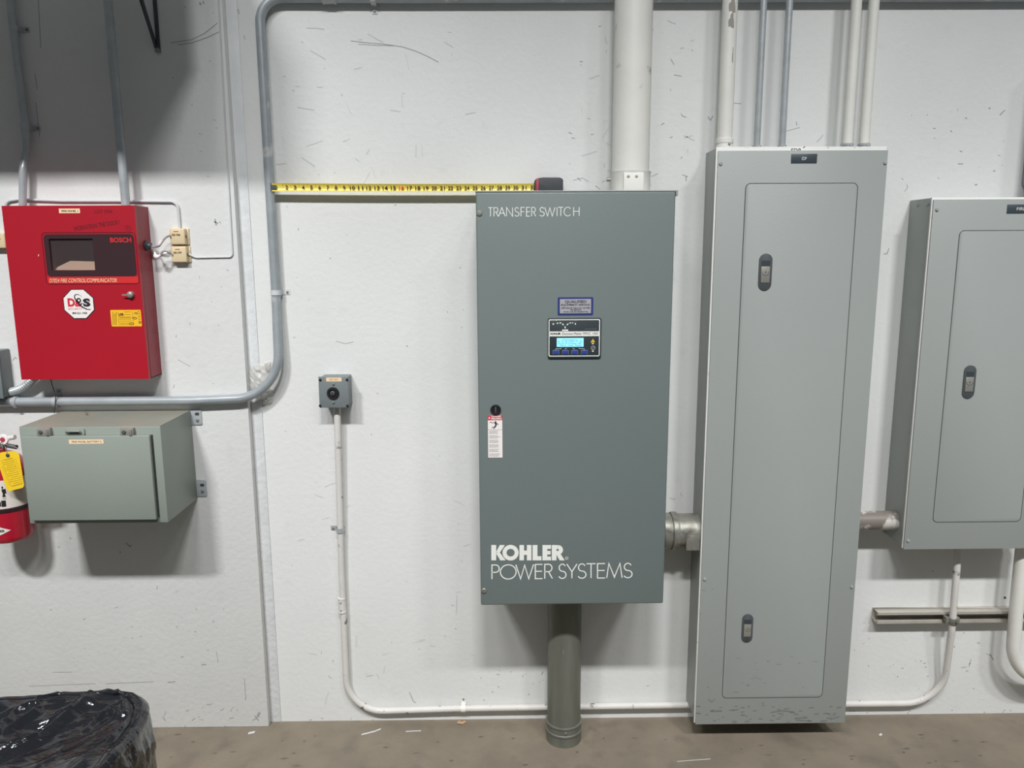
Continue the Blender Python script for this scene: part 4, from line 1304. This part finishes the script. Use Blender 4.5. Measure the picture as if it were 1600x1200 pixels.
for (pa_, pc_) in (((299, 640), (316, 664)), ((305, 750), (323.5, 776))):
    x0, x1, z0, z1 = prect(pa_, pc_, WL + .004)
    x0 = bx1 - .006
    br_ = MB().prism(rrect(x0, x1, z0, z1, .006), WL + .0005, WL + .004).build('mounting_bracket', M_GALV, t, bevel=.0008)
    zc_ = (z0 + z1) / 2
    screw(br_, (bx1 + x1) / 2 + .003, zc_ - .010, WL + .004, .0055)
    MB().flat(rrect((bx1 + x1) / 2 - .004, (bx1 + x1) / 2 + .010, zc_ + .006, zc_ + .016, .004), WL + .0044).build('slot', M_GAP, br_)
q = at(134, 640, .1)
MB().lathe([(.0035, 0), (.0035, .012), (.002, .013)], (q.x, -.1, bz1), 'z', 10).build('stud', M_STEEL, t)

# ================================================================== fire extinguisher
EC = at(11, 780, .125)
ECX, ED, ER = EC.x, .125, abs(at(49.5, 830, .125).x - EC.x)
ez0 = at(15, 853, .125 + ER).z
ztop = at(11, 715, .125).z
t = thing('fire_extinguisher', 'red fire extinguisher with a white pictogram label beside the grey battery box', 'fire extinguisher', (ECX, -ED, ez0))
MB().lathe([(ER * .70, 0), (ER * .86, .003), (ER * .96, .010), (ER, .022), (ER, ztop - ez0 - .04), (ER * .95, ztop - ez0 - .02), (ER * .78, ztop - ez0 + .002), (ER * .5, ztop - ez0 + .016), (ER * .24, ztop - ez0 + .022), (ER * .24, ztop - ez0 + .035)], (ECX, -ED, ez0), 'z', 48).build('cylinder', M_CYL, t)
lz1_, lz0_ = at(20, 752, ED + ER).z, at(20, 796, ED + ER).z
MB().lathe([(ER + .0008, lz0_), (ER + .0008, lz1_)], (ECX, -ED, 0), 'z', 48).build('label_band', M_BAND, t)
MB().lathe([(ER + .0005, lz0_ - .014), (ER + .0022, lz0_ - .013), (ER + .0022, lz0_ - .003), (ER + .0005, lz0_ - .002)], (ECX, -ED, 0), 'z', 48).build('bracket_strap', M_BLACK, t)
def on_ext(u, z, e=.0014): return (ECX + (ER + e) * math.sin(u), -ED - (ER + e) * math.cos(u), z)
def cyl_quad(b, u0, u1, z0, z1, n=6, e=.0014):
    vs = [on_ext(u0 + (u1 - u0) * k / n, z, e) for z in (z0, z1) for k in range(n + 1)]
    b.add(vs, [(k, k + 1, n + 2 + k, n + 1 + k) for k in range(n)])
b = MB()
H_ = lz1_ - lz0_
cyl_quad(b, -.8, .05, lz1_ - H_ * .14, lz1_ - H_ * .02)
fb = MB()
for u0 in (-.35, .05, .48):
    Q = lambda *pp: [(u0 + .1 * a, lz1_ - H_ * c) for a, c in pp]
    fb.flat(circ(u0 - .02, lz1_ - H_ * .24, .034, H_ * .045, n=10), 0)
    for pp, w_ in (([(-.2, .30), (.1, .44)], .006), ([(.1, .44), (-.3, .58)], .004), ([(.1, .44), (.5, .58)], .004), ([(-.15, .33), (.7, .36)], .003), ([(.6, .3), (.75, .46)], .005)):
        p0, p1 = Q(*pp)
        n_ = Vector((-(p1[1] - p0[1]) / ER, (p1[0] - p0[0]))).normalized() * w_ / 2
        q4 = [(p0[0] + n_.x / ER, p0[1] + n_.y), (p1[0] + n_.x / ER, p1[1] + n_.y), (p1[0] - n_.x / ER, p1[1] - n_.y), (p0[0] - n_.x / ER, p0[1] - n_.y)]
        fb.flat(q4, 0)
    fb.flat(Q((-.6, .63), (.9, .63), (.9, .645), (-.6, .645)), 0)
b.add([Vector(on_ext(v.x, v.z)) for v in fb.v], fb.f)
for u0 in (-.2, .35):
    cyl_quad(b, u0, u0 + .18, lz1_ - H_ * .92, lz1_ - H_ * .7)
    cyl_quad(b, u0 - .18, u0 - .02, lz1_ - H_ * .90, lz1_ - H_ * .74)
b.build('pictogram', M_INK, t)
# white diamond emblem with lettering
zc_ = at(10, 830, ED + ER).z
b = MB()
N = 16
vs = []
for k in range(N + 1):
    u = -.5 + 1.1 * k / N
    hh = .0165 * (1 - abs(2 * k / N - 1))
    vs += [on_ext(u, zc_ - hh), on_ext(u, zc_ + hh)]
b.add(vs, [(2 * k, 2 * k + 2, 2 * k + 3, 2 * k + 1) for k in range(N)])
em = b.build('emblem', M_BAND, t)
b = MB().text('BADGER', -.30, .36, -.004, .004, 0, bold=.04)
b.v = [Vector(on_ext(v.x, zc_ + v.z, .0018)) for v in b.v]
b.build('emblem_lettering', M_INK, em)
# valve, handle, gauge
vz = ztop + .035
MB().lathe([(.014, vz - .02), (.016, vz - .018), (.016, vz + .018), (.011, vz + .022)], (ECX, -ED, 0), 'z', 20).build('valve', M_LATCH, t)
MB().tube([(ECX - .05, -ED, vz + .020), (ECX, -ED - .004, vz + .026), (ECX + .055, -ED - .01, vz + .034)], .0075, 10).build('lever', M_PIPEW, t)
MB().tube([(ECX - .045, -ED, vz + .004), (ECX + .01, -ED - .004, vz + .008), (ECX + .058, -ED - .012, vz + .002)], .007, 10).build('carry_handle', M_LATCH, t)
ga = MB().lathe([(.016, 0), (.017, .004), (.015, .008)], (ECX + .022, -ED - .012, vz + .028), 'y', 20).build('gauge', M_FOIL, t)
MB().flat(circ(ECX + .022, vz + .028, .008, n=16), ED + .0204).build('gauge_face', M_CASERED, ga)
MB().tube([(ECX - .01, -ED - .02, vz + .02), (ECX + .016, -ED - .03, vz - .006), (ECX + .03, -ED - .03, vz + .006), (ECX + .012, -ED - .026, vz + .018)], .0014, 8, .01).build('safety_pin', M_STEEL, t)
# inspection tag
dT = ED + ER + .008
t2 = thing('inspection_tag', 'yellow paper inspection tag hanging from the fire extinguisher', 'tag', at(16, 766, dT))
tp = [at(px, py, dT) for px, py in ((-3, 709), (3, 706.5), (23, 704.2), (30, 709), (38, 758), (36, 762), (14, 767.5), (10.5, 764), (-3, 722))]
tgm = MB().prism([(p.x, p.z) for p in tp], dT, dT + .0008).build('card', M_YTAG, t2)
q = at(12.5, 711.5, dT)
MB().lathe([(.0062, 0), (.0062, .001), (.003, .0015), (.003, .0002)], (q.x, -dT - .0006, q.z), 'y', 18).build('eyelet', M_LATCH, t2)
b = MB()
ang = .16
def tg(u, v):
    p = at(16 + u * 16 + (v) * 16 - 4, 718 + v * 42 - u * 4, dT)
    return (p.x, p.z)
for k in range(14):
    v = k / 14
    a_, c_ = (-.5, .5) if k % 3 else (-.3, .4)
    b.ribbon([tg(a_, v), tg(c_, v)], .0011, dT + .0011)
for k in range(12):
    b.ribbon([tg(.62, .06 + k * .075), tg(.8, .06 + k * .075)], .0009, dT + .0011)
    b.ribbon([tg(-.75, .2 + k * .06), tg(-.62, .2 + k * .06)], .0008, dT + .0011)
b.ribbon([tg(-.55, -.02), tg(.5, -.02), tg(.5, .95), tg(-.55, .95)], .0006, dT + .0011, closed=True)
b.build('tag_print', mat('tag_ink', (160, 122, 24), rough=.6), tgm)
MB().tube([(q.x, -dT - .001, q.z), at(9, 700, dT), at(2, 690, dT - .02), (ECX + .014, -ED - .036, vz - .006)], .0012, 8, .008).build('tie', M_STEEL, t2)
MB().tube([at(-2, 699, dT), at(8, 694, dT), at(20, 697, dT - .004), at(31, 702, dT - .008)], .001, 8, .01).build('tie', M_STEEL, t2)

# ================================================================== trash bin in its black bag
bxr, bxl = at(240, 1100, .85).x, at(240, 1100, .85).x - .62
by0, by1 = .74, 1.30
ztp = at(200, 1078, .78).z
t = thing('trash_bin', 'bin wrapped in a shiny black plastic bag in the lower left corner', 'trash bin', ((bxr + bxl) / 2, -(by0 + by1) / 2, 0))
cxb, cyb, hxb, hyb = (bxr + bxl) / 2, (by0 + by1) / 2, (bxr - bxl) / 2, (by1 - by0) / 2
NA, NR, NV = 420, 84, 70
def onz(px, py, z):
    r = RIGHT * ((px - 800.0) / FPX) - UP * ((py - 600.0) / FPX) + FWD
    p = CAMLOC + r * ((z - EYE) / r.z)
    return Vector((p.x, -p.y))
CREASES = []
for pts_, A_, w_ in (([(-20, 1150), (0, 1137), (20, 1117), (45, 1105), (58, 1104)], .011, .010), ([(0, 1176), (57, 1151), (140, 1102)], .016, .026), ([(60, 1132), (110, 1117)], .008, .009),
      ([(135, 1142), (145, 1134), (170, 1114), (188, 1129)], .010, .010), ([(184, 1093), (195, 1110), (196, 1127)], .010, .009), ([(204, 1091), (203, 1104)], .008, .010), ([(176, 1168), (208, 1129)], .012, .012),
      ([(78, 1102), (102, 1102)], .006, .008), ([(20, 1087), (45, 1086)], .006, .009), ([(97, 1084), (133, 1078)], .008, .010), ([(150, 1078), (172, 1075)], .006, .008), ([(-10, 1168), (40, 1147)], .010, .010),
      ([(20, 1165), (56, 1150)], .008, .008), ([(13, 1139), (54, 1116)], .016, .020), ([(60, 1097), (92, 1094)], .006, .008), ([(-10, 1120), (20, 1112)], .008, .010), ([(120, 1104), (150, 1090)], .006, .008), ([(90, 1116), (118, 1110)], .006, .007)):
    q_ = [onz(px, py, ztp - .035) for px, py in pts_]
    CREASES.append((q_, A_, w_))
def crease(x, d):
    p, h = Vector((x, d)), 0.0
    for q_, A_, w_ in CREASES:
        best = 9.0
        for a_, b_ in zip(q_, q_[1:]):
            ab = b_ - a_
            tt = max(0.0, min(1.0, (p - a_).dot(ab) / ab.length_squared))
            best = min(best, (p - a_ - ab * tt).length)
        if best < w_:
            h += A_ * (1 - best / w_)
    return h
def ridge(p, s_):
    return 1 - abs(noise.noise(p * s_) * 2)
def sup(a, k, e=4.2):
    c_, s_ = math.cos(a), math.sin(a)
    r = (abs(c_) ** e + abs(s_) ** e) ** (-1 / e)
    return cxb + hxb * k * r * c_, cyb + hyb * k * r * s_
vs, fs = [], []
rings = [('top', i / NR) for i in range(1, NR + 1)] + [('side', i / NV) for i in range(1, NV + 1)]
vs.append((cxb, -cyb, ztp - .03))
for kind, u in rings:
    for k in range(NA):
        a = 2 * math.pi * k / NA
        if kind == 'top':
            x, d = sup(a, u * .985 if u > .9 else u)
            z = ztp - .035 + .035 * u ** 2
            if u > .93: z -= .02 * ((u - .93) / .07) ** 2
            v = Vector((x, d, 0))
            # creases that fan out from the back right corner
            cr = Vector((bxr - .05, by0 + .06, 0))
            dv = v - cr
            an = math.atan2(dv.y, dv.x)
            rr_ = dv.length
            fan = abs(math.sin(an * 9 + 2.2 * noise.noise(v * 5))) ** .7
            z -= .06 * (bxr - x)
            z += (1 - fan) * .005 * min(1, rr_ / .1) + crease(x, d) * (1 if u < .94 else 0)
            z += .007 * ridge(v, 5) + .0045 * ridge(v + Vector((3, 1, 2)), 13) - .006
            y_ = d
        else:
            flare = 1 + .012 * math.sin(u * 3) - .04 * u
            x0_ = sup(a, 1)[0]
            zz = (ztp - .02 - .06 * (bxr - x0_)) * (1 - u)
            x, y_ = sup(a, .985 + .015 * min(1, u * 8))
            x = cxb + (x - cxb) * flare; y_ = cyb + (y_ - cyb) * flare
            v = Vector((x, y_, zz))
            sc_n = Vector((x * 22, y_ * 22, zz * 2.2))
            w_ = .006 * noise.noise(sc_n) + .003 * ridge(Vector((x, y_, zz)), 12) - .002
            if .06 < u < .2: w_ += .005 * noise.noise(Vector((x * 30, y_ * 30, zz * 30)))
            x += (x - cxb) / hxb * w_; y_ += (y_ - cyb) / hyb * w_
            z = zz + (0 if u == 1 else 0)
        vs.append((x, -y_, max(z, 0.0)))
for k in range(NA):
    fs.append((0, 1 + (k + 1) % NA, 1 + k))
for i in range(len(rings) - 1):
    for k in range(NA):
        a, b_ = 1 + i * NA + k, 1 + i * NA + (k + 1) % NA
        fs.append((a, b_, b_ + NA, a + NA))
bb = MB().add(vs, fs)
bb.f = [tuple(reversed(f)) for f in bb.f]
MB.build(bb, 'bag', M_BAG, t, sharp=180)
MB().box(cxb - hxb * .8, cxb + hxb * .8, cyb - hyb * .8, cyb + hyb * .8, .002, ztp - .10).build('bin', M_BLACK, t, bevel=.02)

# ================================================================== plastic wrap stuffed behind the bend, dry leaf
b = MB()
random.seed(3)
def crumple(cx, cy, w, h, d, n, amp):
    base = len(b.v)
    vs, fs = [], []
    for j in range(n + 1):
        for i in range(n + 1):
            u, v = i / n * 2 - 1, j / n * 2 - 1
            e = max(0, 1 - max(abs(u), abs(v)) ** 4)
            p = at(cx + u * w * (1 - .12 * v * v) + random.uniform(-1, 1) * .8, cy + v * h * (1 - .15 * u * u) + random.uniform(-1, 1) * .8, 0)
            dd = .004 + e * d + random.uniform(-1, 1) * amp * e
            vs.append((p.x, -max(.0015, dd), p.z))
    for j in range(n):
        for i in range(n):
            a = j * (n + 1) + i
            fs += [(a, a + 1, a + n + 2), (a, a + n + 2, a + n + 1)]
    b.add(vs, fs)
crumple(406, 590, 17, 22, .012, 10, .0035)
crumple(413, 619, 14, 13, .014, 8, .0035)
crumple(419, 573, 6, 9, .010, 5, .004)
tag(b.build('plastic_wrap', M_WRAP, sharp=5), 'crumpled clear plastic wrap stuffed into the lower bend of the grey conduit', 'plastic wrap')

q = fl(721, 1130.5)
b = MB()
lp = [(-.017, .004), (-.010, .014), (.002, .010), (.012, .012), (.018, .002), (.008, -.004), (.010, -.012), (-.002, -.008), (-.012, -.010)]
vs = [(q.x, q.y, .006)] + [(q.x + u, q.y + v * .8, .001 + .004 * abs(math.sin(i * 1.7))) for i, (u, v) in enumerate(lp)]
b.add(vs, [(0, 1 + (k + 1) % len(lp), 1 + k) for k in range(len(lp))])
tag(b.build('dry_leaf', M_LEAF), 'curled dry leaf lying on the floor at the foot of the wall', 'leaf')

# ================================================================== bracket above the left wall, with an unseen block added to shade it
dx1 = -0.85
t = thing('bracket_and_shade_block', 'dark steel bracket brace above the red panel, with an unseen block added for shade', 'bracket and shade block', (dx1 - .8, -.5, 2.37))
b = MB().box(dx1 - 1.75, dx1, .27, .66, 2.345, 2.62)  # unseen box, added and sized to throw shade on the wall
b.build('shade_block_body', M_SHADEBLOCK, t, bevel=.004)
b = MB()
for k in range(3):
    xx = dx1 - .02 - k * .6
    b.box(xx - .015, xx + .015, .262, .668, 2.338, 2.628)
    b.build('flange', M_SHADEBLOCK, t, bevel=.002)  # bands round the added shade block
    b = MB()
pw = at(248, 82, WL)
for xx in (pw.x, pw.x - 1.5):
    b = MB()
    b.box(xx - .004, xx + .007, WL, WL + .006, pw.z, 2.66)
    br_ = b.build('bracket', M_DARKMET, t, bevel=.001)
    b = MB()
    dt_ = .278
    b.add([(xx - .010, -WL - .004, pw.z + .01), (xx - .003, -WL - .004, pw.z + .01), (xx - .003, -dt_, 2.60), (xx - .010, -dt_, 2.60),
           (xx - .010, -WL - .004, pw.z + .03), (xx - .003, -WL - .004, pw.z + .03), (xx - .003, -dt_ + .02, 2.62), (xx - .010, -dt_ + .02, 2.62)],
          [(0, 1, 2, 3), (7, 6, 5, 4), (0, 3, 7, 4), (1, 5, 6, 2), (0, 4, 5, 1), (3, 2, 6, 7)])
    b.build('brace', M_DARKMET, t, bevel=.001)
    screw(br_, xx, pw.z + .004, WL + .006, .008)
